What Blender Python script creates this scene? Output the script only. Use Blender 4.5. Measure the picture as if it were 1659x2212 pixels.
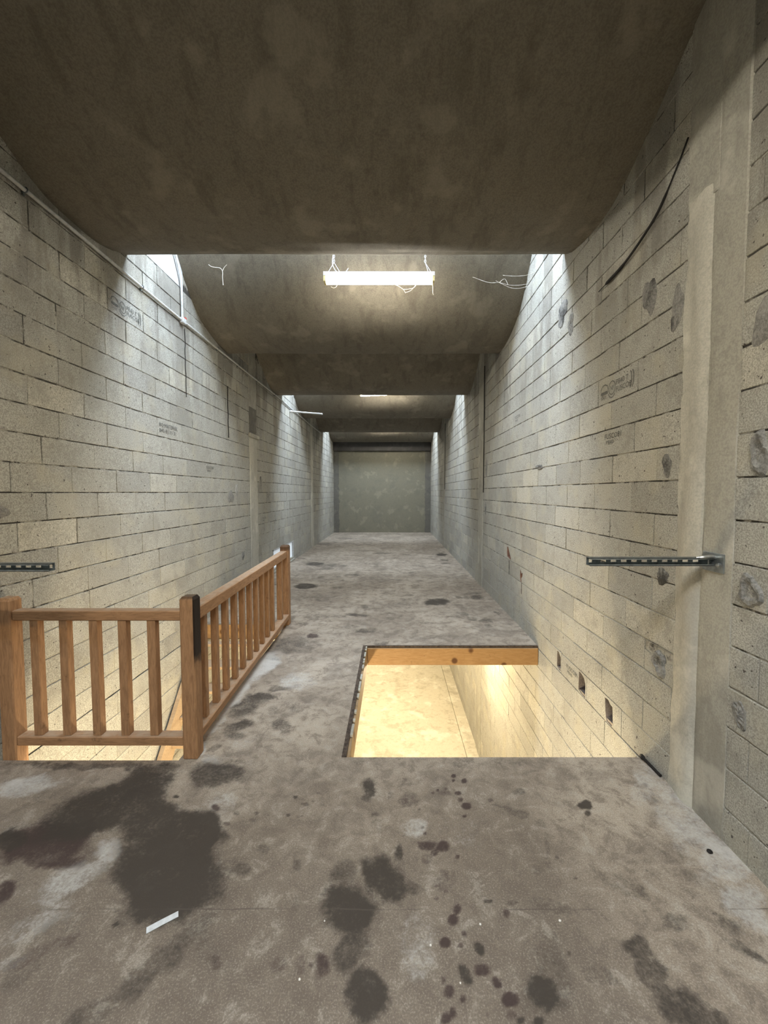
import bpy, bmesh, math, random
import numpy as np
from mathutils import Vector, Matrix

random.seed(7)
R = math.radians
scene = bpy.context.scene
for o in list(bpy.data.objects):
    bpy.data.objects.remove(o)

# ------------------------------------------------------------------ camera
F_PX, W_PX, H_PX = 860.0, 1659.0, 2212.0
PITCH = math.atan(42 / F_PX)
cam_d = bpy.data.cameras.new('camera')
cam = bpy.data.objects.new('camera', cam_d)
scene.collection.objects.link(cam)
cam.location = (0, 0, 1.7)
cam.rotation_euler = (math.pi / 2 - PITCH, 0, 0)
cam_d.sensor_fit = 'HORIZONTAL'
cam_d.sensor_width = 36
cam_d.lens = 36 * F_PX / W_PX
cam_d.shift_x = (W_PX / 2 - 848) / W_PX
cam_d.clip_start = 0.05
scene.camera = cam

# ------------------------------------------------------------------ world
world = bpy.data.worlds.new('overcast_sky')
scene.world = world
world.use_nodes = True
bg = world.node_tree.nodes['Background']
bg.inputs[0].default_value = (0.72, 0.85, 1.0, 1)
bg.inputs[1].default_value = 31.0
scene.view_settings.view_transform = 'Standard'
scene.view_settings.look = 'None'
scene.view_settings.gamma = 1
scene.view_settings.use_curve_mapping = False
scene.view_settings.exposure = 0.42
TUBE = 58.0          # fluorescent battens
LOWER = 230.0         # lamps of the storey below (W each)

# ------------------------------------------------------------------ layout
XL, XR = -2.5, 1.62
Y0, Y1 = -3.2, 16.95
LOW = -3.2
LIPS = [-1.43, 3.87, 9.14, 14.5]
TOP = 5.0
HATCH = (-0.31, XR, 2.48, 4.34)
STAIR = (XL, -1.36, 2.45, 5.08)

for i, Y in enumerate(LIPS):            # sky portals in the roof slots (guide the sky light only)
    L = bpy.data.lights.new('sky_portal', 'AREA')
    L.shape = 'RECTANGLE'; L.size = XR - XL; L.size_y = 0.72
    L.cycles.is_portal = True
    o = bpy.data.objects.new('sky_portal', L)
    scene.collection.objects.link(o)
    o.location = ((XL + XR) / 2, Y + 0.36, TOP - 0.01)
for (x, y, z, e, r) in [(-1.15, 2.0, -1.45, .72, .10), (-.9, 3.4, -1.3, .38, .08), (0.75, 6.2, -0.9, .45, .08), (0.3, 1.7, -.9, .35, .10), (-.5, 8.6, -1.0, .70, .10), (-.9, 12.0, -1.0, .70, .10)]:
    L = bpy.data.lights.new('basement_lamp', 'POINT')
    L.energy = LOWER * e
    L.shadow_soft_size = r
    L.color = (1.0, 0.83, 0.54)
    o = bpy.data.objects.new('basement_lamp', L)
    scene.collection.objects.link(o)
    o.location = (x, y, z)

# ------------------------------------------------------------------ helpers
COL = scene.collection

def link(o, parent=None):
    COL.objects.link(o)
    if parent is not None:
        o.parent = parent
    return o

def tag(o, label=None, cat=None, group=None, kind=None):
    if label: o['label'] = label
    if cat: o['category'] = cat
    if group: o['group'] = group
    if kind: o['kind'] = kind
    return o

def empty(name, loc=(0, 0, 0), rz=0):
    o = bpy.data.objects.new(name, None)
    o.location = loc
    o.rotation_euler = (0, 0, rz)
    o.empty_display_size = 0.1
    COL.objects.link(o)
    return o

def mesh_obj(name, verts, faces, mat, parent=None, smooth=False):
    me = bpy.data.meshes.new(name)
    me.from_pydata([tuple(v) for v in verts], [], faces)
    me.update()
    for m in (mat if isinstance(mat, (list, tuple)) else [mat]):
        me.materials.append(m)
    o = bpy.data.objects.new(name, me)
    if smooth:
        me.shade_smooth()
        me.set_sharp_from_angle(angle=R(40))
    return link(o, parent)

def bm_obj(name, bm, mat, parent=None, smooth=False):
    bmesh.ops.recalc_face_normals(bm, faces=bm.faces)
    me = bpy.data.meshes.new(name)
    bm.to_mesh(me); bm.free()
    for m in (mat if isinstance(mat, (list, tuple)) else [mat]):
        me.materials.append(m)
    if smooth:
        me.shade_smooth()
        me.set_sharp_from_angle(angle=R(40))
    return link(bpy.data.objects.new(name, me), parent)

def add_box(bm, lo, hi, bevel=0.0, rot=None, pivot=None, mi=0):
    lo = Vector(lo); hi = Vector(hi)
    g = bmesh.ops.create_cube(bm, size=1)
    vs = g['verts']
    for v in vs:
        v.co = Vector([lo[i] + (v.co[i] + .5) * (hi[i] - lo[i]) for i in range(3)])
    fs = {f for v in vs for f in v.link_faces}
    for f in fs: f.material_index = mi
    if bevel:
        es = list({e for v in vs for e in v.link_edges})
        r = bmesh.ops.bevel(bm, geom=es, offset=bevel, segments=1, affect='EDGES')
        vs = list({v for f in r['faces'] for v in f.verts} | {v for v in vs if v.is_valid})
        for f in r['faces']: f.material_index = mi
    if rot is not None:
        bmesh.ops.rotate(bm, verts=vs, cent=Vector(pivot), matrix=rot)
    return vs

def add_tube(bm, pts, r, n=8, cap=True):
    pts = [Vector(p) for p in pts]
    rings = []
    prev = None
    for i, p in enumerate(pts):
        a = pts[max(i - 1, 0)]; b = pts[min(i + 1, len(pts) - 1)]
        t = (b - a).normalized()
        if prev is None:
            u = t.orthogonal().normalized()
        else:
            u = (prev - t * prev.dot(t)).normalized()
        prev = u
        w = t.cross(u)
        rr = r[i] if isinstance(r, (list, tuple)) else r
        rings.append([bm.verts.new(p + (u * math.cos(2 * math.pi * k / n) + w * math.sin(2 * math.pi * k / n)) * rr) for k in range(n)])
    for a, b in zip(rings, rings[1:]):
        for k in range(n):
            bm.faces.new((a[k], a[(k + 1) % n], b[(k + 1) % n], b[k]))
    if cap:
        bm.faces.new(rings[0][::-1]); bm.faces.new(rings[-1])

def smooth_path(pts, n=6):
    pts = [Vector(p) for p in pts]
    out = []
    P = [pts[0]] + pts + [pts[-1]]
    for i in range(1, len(P) - 2):
        for k in range(n):
            t = k / n
            a, b, c, d = P[i - 1], P[i], P[i + 1], P[i + 2]
            out.append(0.5 * ((2 * b) + (c - a) * t + (2 * a - 5 * b + 4 * c - d) * t * t + (3 * b - a - 3 * c + d) * t ** 3))
    out.append(pts[-1])
    return out

def rect_minus(rect, holes):
    """split rect (u0,u1,v0,v1) into rects that avoid the holes"""
    us = sorted({rect[0], rect[1]} | {u for h in holes for u in h[:2] if rect[0] < u < rect[1]})
    vs = sorted({rect[2], rect[3]} | {v for h in holes for v in h[2:] if rect[2] < v < rect[3]})
    out = []
    for a, b in zip(us, us[1:]):
        for c, d in zip(vs, vs[1:]):
            m, n = (a + b) / 2, (c + d) / 2
            if not any(h[0] < m < h[1] and h[2] < n < h[3] for h in holes):
                out.append((a, b, c, d))
    return out

def proj(x, y, z):
    Z = z - 1.7
    d = y * math.cos(PITCH) - Z * math.sin(PITCH)
    v = y * math.sin(PITCH) + Z * math.cos(PITCH)
    if d < 0.05: return None
    return 848 + F_PX * x / d, 1106 - F_PX * v / d

# ------------------------------------------------------------------ materials
class NT:
    def __init__(s, name):
        s.m = bpy.data.materials.new(name)
        s.m.use_nodes = True
        s.t = s.m.node_tree
        s.b = s.t.nodes['Principled BSDF']
        s.b.inputs['Roughness'].default_value = 0.9
        s.b.inputs['Specular IOR Level'].default_value = 0.2
    def n(s, typ, **kw):
        x = s.t.nodes.new(typ)
        for k, v in kw.items():
            setattr(x, k, v)
        return x
    def l(s, a, b): s.t.links.new(a, b)
    def pos(s):
        return s.n('ShaderNodeNewGeometry').outputs['Position']
    def objco(s):
        return s.n('ShaderNodeTexCoord').outputs['Object']
    def noise(s, vec, scale, detail=4, rough=.6, dist=0, stretch=None):
        if stretch:
            mp = s.n('ShaderNodeMapping'); mp.inputs['Scale'].default_value = stretch
            s.l(vec, mp.inputs['Vector']); vec = mp.outputs[0]
        x = s.n('ShaderNodeTexNoise')
        x.inputs['Scale'].default_value = scale; x.inputs['Detail'].default_value = detail
        x.inputs['Roughness'].default_value = rough; x.inputs['Distortion'].default_value = dist
        s.l(vec, x.inputs['Vector'])
        return x.outputs['Fac']
    def math(s, op, a, b=None, c=None, clamp=False):
        x = s.n('ShaderNodeMath', operation=op, use_clamp=clamp)
        for i, v in enumerate((a, b, c)):
            if v is None: continue
            if isinstance(v, (int, float)): x.inputs[i].default_value = v
            else: s.l(v, x.inputs[i])
        return x.outputs[0]
    def ramp(s, fac, a, b, va=0.0, vb=1.0):
        x = s.n('ShaderNodeMapRange', clamp=True, interpolation_type='SMOOTHSTEP')
        x.inputs[1].default_value = a; x.inputs[2].default_value = b
        x.inputs[3].default_value = va; x.inputs[4].default_value = vb
        s.l(fac, x.inputs[0])
        return x.outputs[0]
    def mix(s, fac, a, b, mode='MIX'):
        x = s.n('ShaderNodeMix', data_type='RGBA', blend_type=mode)
        for sock, v in ((x.inputs[0], fac), (x.inputs[6], a), (x.inputs[7], b)):
            if isinstance(v, (int, float)): sock.default_value = v
            elif isinstance(v, (tuple, list)): sock.default_value = tuple(v) + (1,) if len(v) == 3 else v
            else: s.l(v, sock)
        return x.outputs[2]
    def base(s, c):
        if isinstance(c, (tuple, list)): s.b.inputs['Base Color'].default_value = tuple(c) + (1,)
        else: s.l(c, s.b.inputs['Base Color'])
    def bump(s, h, strength=.4, dist=.004):
        x = s.n('ShaderNodeBump'); x.inputs['Strength'].default_value = strength
        x.inputs['Distance'].default_value = dist
        s.l(h, x.inputs['Height']); s.l(x.outputs[0], s.b.inputs['Normal'])
    def sep(s, v):
        x = s.n('ShaderNodeSeparateXYZ'); s.l(v, x.inputs[0]); return x.outputs

def block_mat(name, joined):
    t = NT(name)
    p = t.pos()
    if joined:
        a = t.n('ShaderNodeAttribute', attribute_name='shade'); rnd = a.outputs['Fac']
    else:
        rnd = t.n('ShaderNodeObjectInfo').outputs['Random']
    c = t.mix(rnd, (.385, .373, .330), (.432, .420, .372))
    lift = t.ramp(rnd, .88, .97); c = t.mix(lift, c, (.51, .485, .41))
    drop = t.ramp(rnd, .14, .05); c = t.mix(t.math('MULTIPLY', drop, .8), c, (.33, .32, .29))
    fine = t.noise(p, 130, 3, .7)
    c = t.mix(t.ramp(fine, .40, .60), t.mix(.45, c, (.10, .095, .08)), t.mix(.18, c, (.62, .60, .54)))
    big = t.noise(p, 1.7, 5, .65)
    c = t.mix(t.ramp(big, .50, .64, 0, .40), c, (.25, .235, .20))
    mid = t.noise(p, 9, 5, .7)
    c = t.mix(t.ramp(mid, .50, .66, 0, .40), c, (.24, .225, .195))
    warm = t.noise(p, 3.1, 3, .5)
    c = t.mix(t.ramp(warm, .52, .66, 0, .30), c, (.43, .39, .29))
    # grime and damp that gathers high under the roof, running down in streaks
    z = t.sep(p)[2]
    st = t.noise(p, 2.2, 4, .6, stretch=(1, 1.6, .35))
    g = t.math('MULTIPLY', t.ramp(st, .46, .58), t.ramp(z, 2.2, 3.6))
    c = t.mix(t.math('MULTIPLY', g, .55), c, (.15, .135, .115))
    pits = t.noise(p, 46, 2, .5)
    pm = t.ramp(pits, .69, .73)
    c = t.mix(pm, c, (.10, .09, .08))
    t.base(c)
    h = t.math('ADD', fine, t.math('MULTIPLY', pm, -1.2))
    t.bump(h, .55, .004)
    return t.m

def mortar_mat():
    t = NT('mortar')
    p = t.pos()
    a = t.noise(p, 6, 5, .7)
    z = t.sep(p)[2]
    low = t.ramp(z, 1.25, .4, 0, .16)
    a = t.math('ADD', a, low)
    c = t.mix(t.ramp(a, .47, .60), (.06, .055, .048), (.38, .36, .31))
    t.base(c); t.bump(t.noise(p, 80, 3), .8, .006)
    return t.m

def concrete_mat(name, ca, cb, dark, dirt=.6, streak=(1, 1, 1), bump=.3):
    t = NT(name)
    p = t.pos()
    c = t.mix(t.noise(p, 1.3, 5, .6, stretch=streak), ca, cb)
    m = t.noise(p, 3.5, 7, .72, dist=.3, stretch=streak)
    c = t.mix(t.ramp(m, .49, .64, 0, dirt), c, dark)
    m2 = t.noise(p, 14, 5, .75)
    c = t.mix(t.ramp(m2, .50, .66, 0, dirt * .7), c, dark)
    f = t.noise(p, 90, 3, .7)
    c = t.mix(t.ramp(f, .38, .60, .40, 0), c, dark)
    lt = t.noise(p, 2.6, 4, .6)
    c = t.mix(t.ramp(lt, .54, .66, 0, .28), c, tuple(min(1, v * 1.6) for v in cb))
    t.base(c); t.bump(t.math('ADD', f, t.math('MULTIPLY', m2, .6)), bump, .004)
    return t.m

def plain(name, col, rough=.6, metal=0.0, var=.25, scale=30):
    t = NT(name)
    t.b.inputs['Roughness'].default_value = rough
    t.b.inputs['Metallic'].default_value = metal
    n = t.noise(t.pos(), scale, 4)
    t.base(t.mix(t.ramp(n, .35, .7), col, tuple(v * (1 - var) for v in col)))
    return t.m

def wood_mat(name, ca, cb, stretch, grey=.5, knots=False):
    t = NT(name)
    t.b.inputs['Roughness'].default_value = .55
    p = t.objco()
    g = t.noise(p, 14, 5, .65, dist=.6, stretch=stretch)
    c = t.mix(t.ramp(g, .3, .72), ca, cb)
    d = t.noise(p, 9, 6, .8)
    c = t.mix(t.ramp(d, .58, .76, 0, .7), c, (.06, .035, .02))
    if knots:
        v = t.n('ShaderNodeTexVoronoi'); v.inputs['Scale'].default_value = 5.2
        t.l(p, v.inputs['Vector'])
        c = t.mix(t.ramp(v.outputs['Distance'], .24, .12), c, (.09, .04, .015))
    nz = t.sep(t.n('ShaderNodeNewGeometry').outputs['Normal'])[2]
    dust = t.math('MULTIPLY', t.ramp(nz, .6, .9), t.ramp(t.noise(p, 16, 5, .7), .30, .62, .2, 1))
    c = t.mix(t.math('MULTIPLY', dust, grey), c, (.40, .34, .27))
    t.base(c); t.bump(g, .25, .003)
    return t

M = {}
M['block'] = block_mat('concrete_block', False)
M['block_joined'] = block_mat('concrete_block_far', True)
M['mortar'] = mortar_mat()
M['ceiling'] = concrete_mat('shell_concrete', (.176, .158, .126), (.216, .195, .156), (.095, .082, .064), .42, (1.6, .5, .5))
M['plaster'] = concrete_mat('grey_plaster', (.36, .345, .29), (.43, .415, .36), (.22, .205, .18), .5, (1, 1, .4), .2)
M['ridge'] = concrete_mat('pale_mortar', (.46, .44, .37), (.54, .52, .45), (.30, .285, .25), .5, (1, 1, .3), .4)
M['smooth'] = concrete_mat('smooth_render', (.55, .56, .56), (.66, .67, .67), (.4, .4, .4), .3)
M['end'] = concrete_mat('end_render', (.215, .20, .150), (.245, .23, .172), (.15, .148, .125), .35, (.6, 1, .6))
M['endcol'] = concrete_mat('dark_concrete', (.14, .132, .115), (.19, .18, .15), (.11, .105, .10), .5)
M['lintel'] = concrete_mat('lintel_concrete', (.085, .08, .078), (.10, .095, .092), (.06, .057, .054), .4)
M['daub'] = concrete_mat('cement_daub', (.22, .215, .20), (.33, .32, .295), (.06, .058, .054), .95, bump=1.0)
M['pocket'] = concrete_mat('block_core', (.16, .135, .125), (.22, .19, .17), (.06, .05, .05), .6)
M['brick'] = concrete_mat('broken_brick', (.14, .075, .055), (.22, .12, .09), (.05, .03, .025), .7)
M['low_floor'] = concrete_mat('basement_concrete', (.62, .59, .50), (.70, .67, .58), (.40, .37, .29), .6, bump=.15)
M['edge'] = concrete_mat('slab_concrete', (.24, .22, .19), (.30, .28, .24), (.14, .12, .11), .5)
WA, WB = (.40, .225, .115), (.25, .135, .068)
M['wood_z'] = wood_mat('wood_upright', WA, WB, (5, 5, .7)).m
M['wood_x'] = wood_mat('wood_across', WA, WB, (.7, 5, 5)).m
M['wood_y'] = wood_mat('wood_along', WA, WB, (5, .7, 5)).m
M['stair'] = wood_mat('stair_wood', (.42, .31, .20), (.33, .23, .14), (.7, 4, 4), .6).m
M['board'] = wood_mat('pine_board', (.33, .20, .09), (.26, .145, .06), (.7, 4, 4), .3, True).m
tp = wood_mat('wood_corner_post', WA, WB, (5, 5, .7))     # the corner newel is burnt black down one side
pp = tp.objco()
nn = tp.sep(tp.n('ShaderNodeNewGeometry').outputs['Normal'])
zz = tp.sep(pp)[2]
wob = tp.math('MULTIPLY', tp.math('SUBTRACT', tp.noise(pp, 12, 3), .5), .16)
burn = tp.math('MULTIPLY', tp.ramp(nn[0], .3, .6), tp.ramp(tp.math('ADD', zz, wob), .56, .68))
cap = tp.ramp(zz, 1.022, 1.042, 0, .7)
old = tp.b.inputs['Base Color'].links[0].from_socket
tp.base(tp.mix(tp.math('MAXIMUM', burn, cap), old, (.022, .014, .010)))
M['wood_corner'] = tp.m
te = wood_mat('wood_far_post', WA, WB, (5, 5, .7))
cap = te.ramp(te.sep(te.objco())[2], .94, .99, 0, .75)
old = te.b.inputs['Base Color'].links[0].from_socket
te.base(te.mix(cap, old, (.035, .020, .012)))
M['wood_far'] = te.m
M['steel'] = plain('galvanised_steel', (.34, .37, .38), .42, .85, .35)
M['dark_steel'] = plain('dark_channel', (.20, .23, .24), .5, .7, .4)
M['weld'] = plain('bright_weld', (.62, .63, .62), .3, .9)
M['white_metal'] = plain('white_enamel', (.72, .74, .76), .45, 0, .3, 60)
M['pvc'] = plain('grey_conduit', (.50, .50, .49), .5)
M['black'] = plain('black_rubber', (.018, .016, .015), .6)
M['angle'] = plain('rusty_angle', (.10, .075, .058), .7, .3, .6)
M['web'] = plain('cobweb', (.62, .58, .50), .9)
M['chain'] = plain('chain_steel', (.62, .64, .66), .5, .3)
M['ink'] = plain('grey_ink', (.13, .13, .12), .9)
M['pane'] = plain('white_panel', (.78, .84, .88), .5, 0, .06, 6)
_b = M['pane'].node_tree.nodes['Principled BSDF']; _b.inputs['Emission Color'].default_value = (.80, .90, 1, 1); _b.inputs['Emission Strength'].default_value = .30   # weak bluish emission added to the pane itself
M['foil'] = plain('silver_tape', (.62, .64, .66), .4, .1, .15, 60)
M['white'] = plain('white_chip', (.75, .72, .66), .8)
M['redcap'] = plain('red_clip', (.45, .08, .06), .6)
M['wood_side'] = M['board']

tl = bpy.data.materials.new('tube_light')
tl.use_nodes = True
nt = tl.node_tree
nt.nodes.clear()
em = nt.nodes.new('ShaderNodeEmission'); em.inputs[0].default_value = (1.0, .925, .78, 1); em.inputs[1].default_value = TUBE
ou = nt.nodes.new('ShaderNodeOutputMaterial'); nt.links.new(em.outputs[0], ou.inputs[0])
M['tube'] = tl
M['tube_boosted'] = tl.copy(); M['tube_boosted'].name = 'boosted_tube_light'
[n for n in M['tube_boosted'].node_tree.nodes if n.type == 'EMISSION'][0].inputs[1].default_value = TUBE * 3.9  # output of the unseen rear batten raised to bring out the bracket shadows

# floor: concrete with oil stains held in a vertex attribute (r dark, g purple-brown, b pale dust)
t = NT('stained_floor')
t.b.inputs['Roughness'].default_value = .75
t.b.inputs['Specular IOR Level'].default_value = .3
p = t.pos()
yv = t.sep(p)[1]; xv = t.sep(p)[0]
att = t.n('ShaderNodeAttribute', attribute_name='stains')
sc = t.n('ShaderNodeSeparateColor'); t.l(att.outputs['Color'], sc.inputs[0])
big = t.noise(p, 1.1, 6, .65, dist=.5)
c = t.mix(t.ramp(big, .40, .60), (.275, .226, .175), (.400, .338, .268))
dirt = t.noise(p, 2.6, 6, .7, dist=.8)
c = t.mix(t.ramp(dirt, .48, .64, 0, .6), c, (.170, .138, .110))
# trodden-in dirt is heaviest at the near end, the far end and the wall side stay paler
near = t.ramp(t.math('ADD', yv, t.math('MULTIPLY', t.noise(p, .9, 3), 1.5)), 3.6, 2.2)
side = t.ramp(t.math('ADD', xv, t.math('MULTIPLY', t.noise(p, 1.5, 3), .5)), 1.35, .85)
c = t.mix(t.math('MULTIPLY', t.math('MULTIPLY', near, side), .78), c, (.135, .108, .084))
mot = t.noise(p, 9, 6, .75, dist=.5)
c = t.mix(t.ramp(mot, .48, .62, 0, .60), c, (.13, .102, .08))
c = t.mix(t.ramp(mot, .47, .36, 0, .40), c, (.42, .38, .32))
fine = t.noise(p, 160, 3, .7)
c = t.mix(t.ramp(fine, .38, .58, .35, 0), c, (.10, .085, .07))
c = t.mix(t.ramp(fine, .53, .68, 0, .25), c, (.55, .52, .46))
wig = t.math('ADD', t.math('MULTIPLY', t.math('SUBTRACT', t.noise(p, 6, 6, .72), .5), 1.25),
             t.math('MULTIPLY', t.math('SUBTRACT', t.noise(p, 60, 3, .7), .5), .8))
def msk(sock):
    has = t.ramp(sock, .02, .12)
    return t.math('MULTIPLY', t.ramp(t.math('ADD', sock, wig), .12, .95), has)
pale = msk(sc.outputs[2]); c = t.mix(t.math('MULTIPLY', pale, .80), c, (.50, .49, .465))
pur = msk(sc.outputs[1]); c = t.mix(t.math('MULTIPLY', pur, .93), c, (.046, .030, .027))
drk = msk(sc.outputs[0]); c = t.mix(t.math('MULTIPLY', drk, .95), c, (.044, .036, .029))
ln = t.math('ABSOLUTE', t.math('SUBTRACT', t.math('ADD', yv, t.math('MULTIPLY', t.noise(p, 3, 3), .02)), 1.555))
ln = t.math('MULTIPLY', t.ramp(ln, .004, .0015), t.ramp(t.noise(p, 2.3, 3), .45, .55))
c = t.mix(t.math('MULTIPLY', ln, .6), c, (.08, .065, .055))
t.base(c)
t.bump(t.math('ADD', fine, mot), .22, .003)
M['floor'] = t.m
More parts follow.
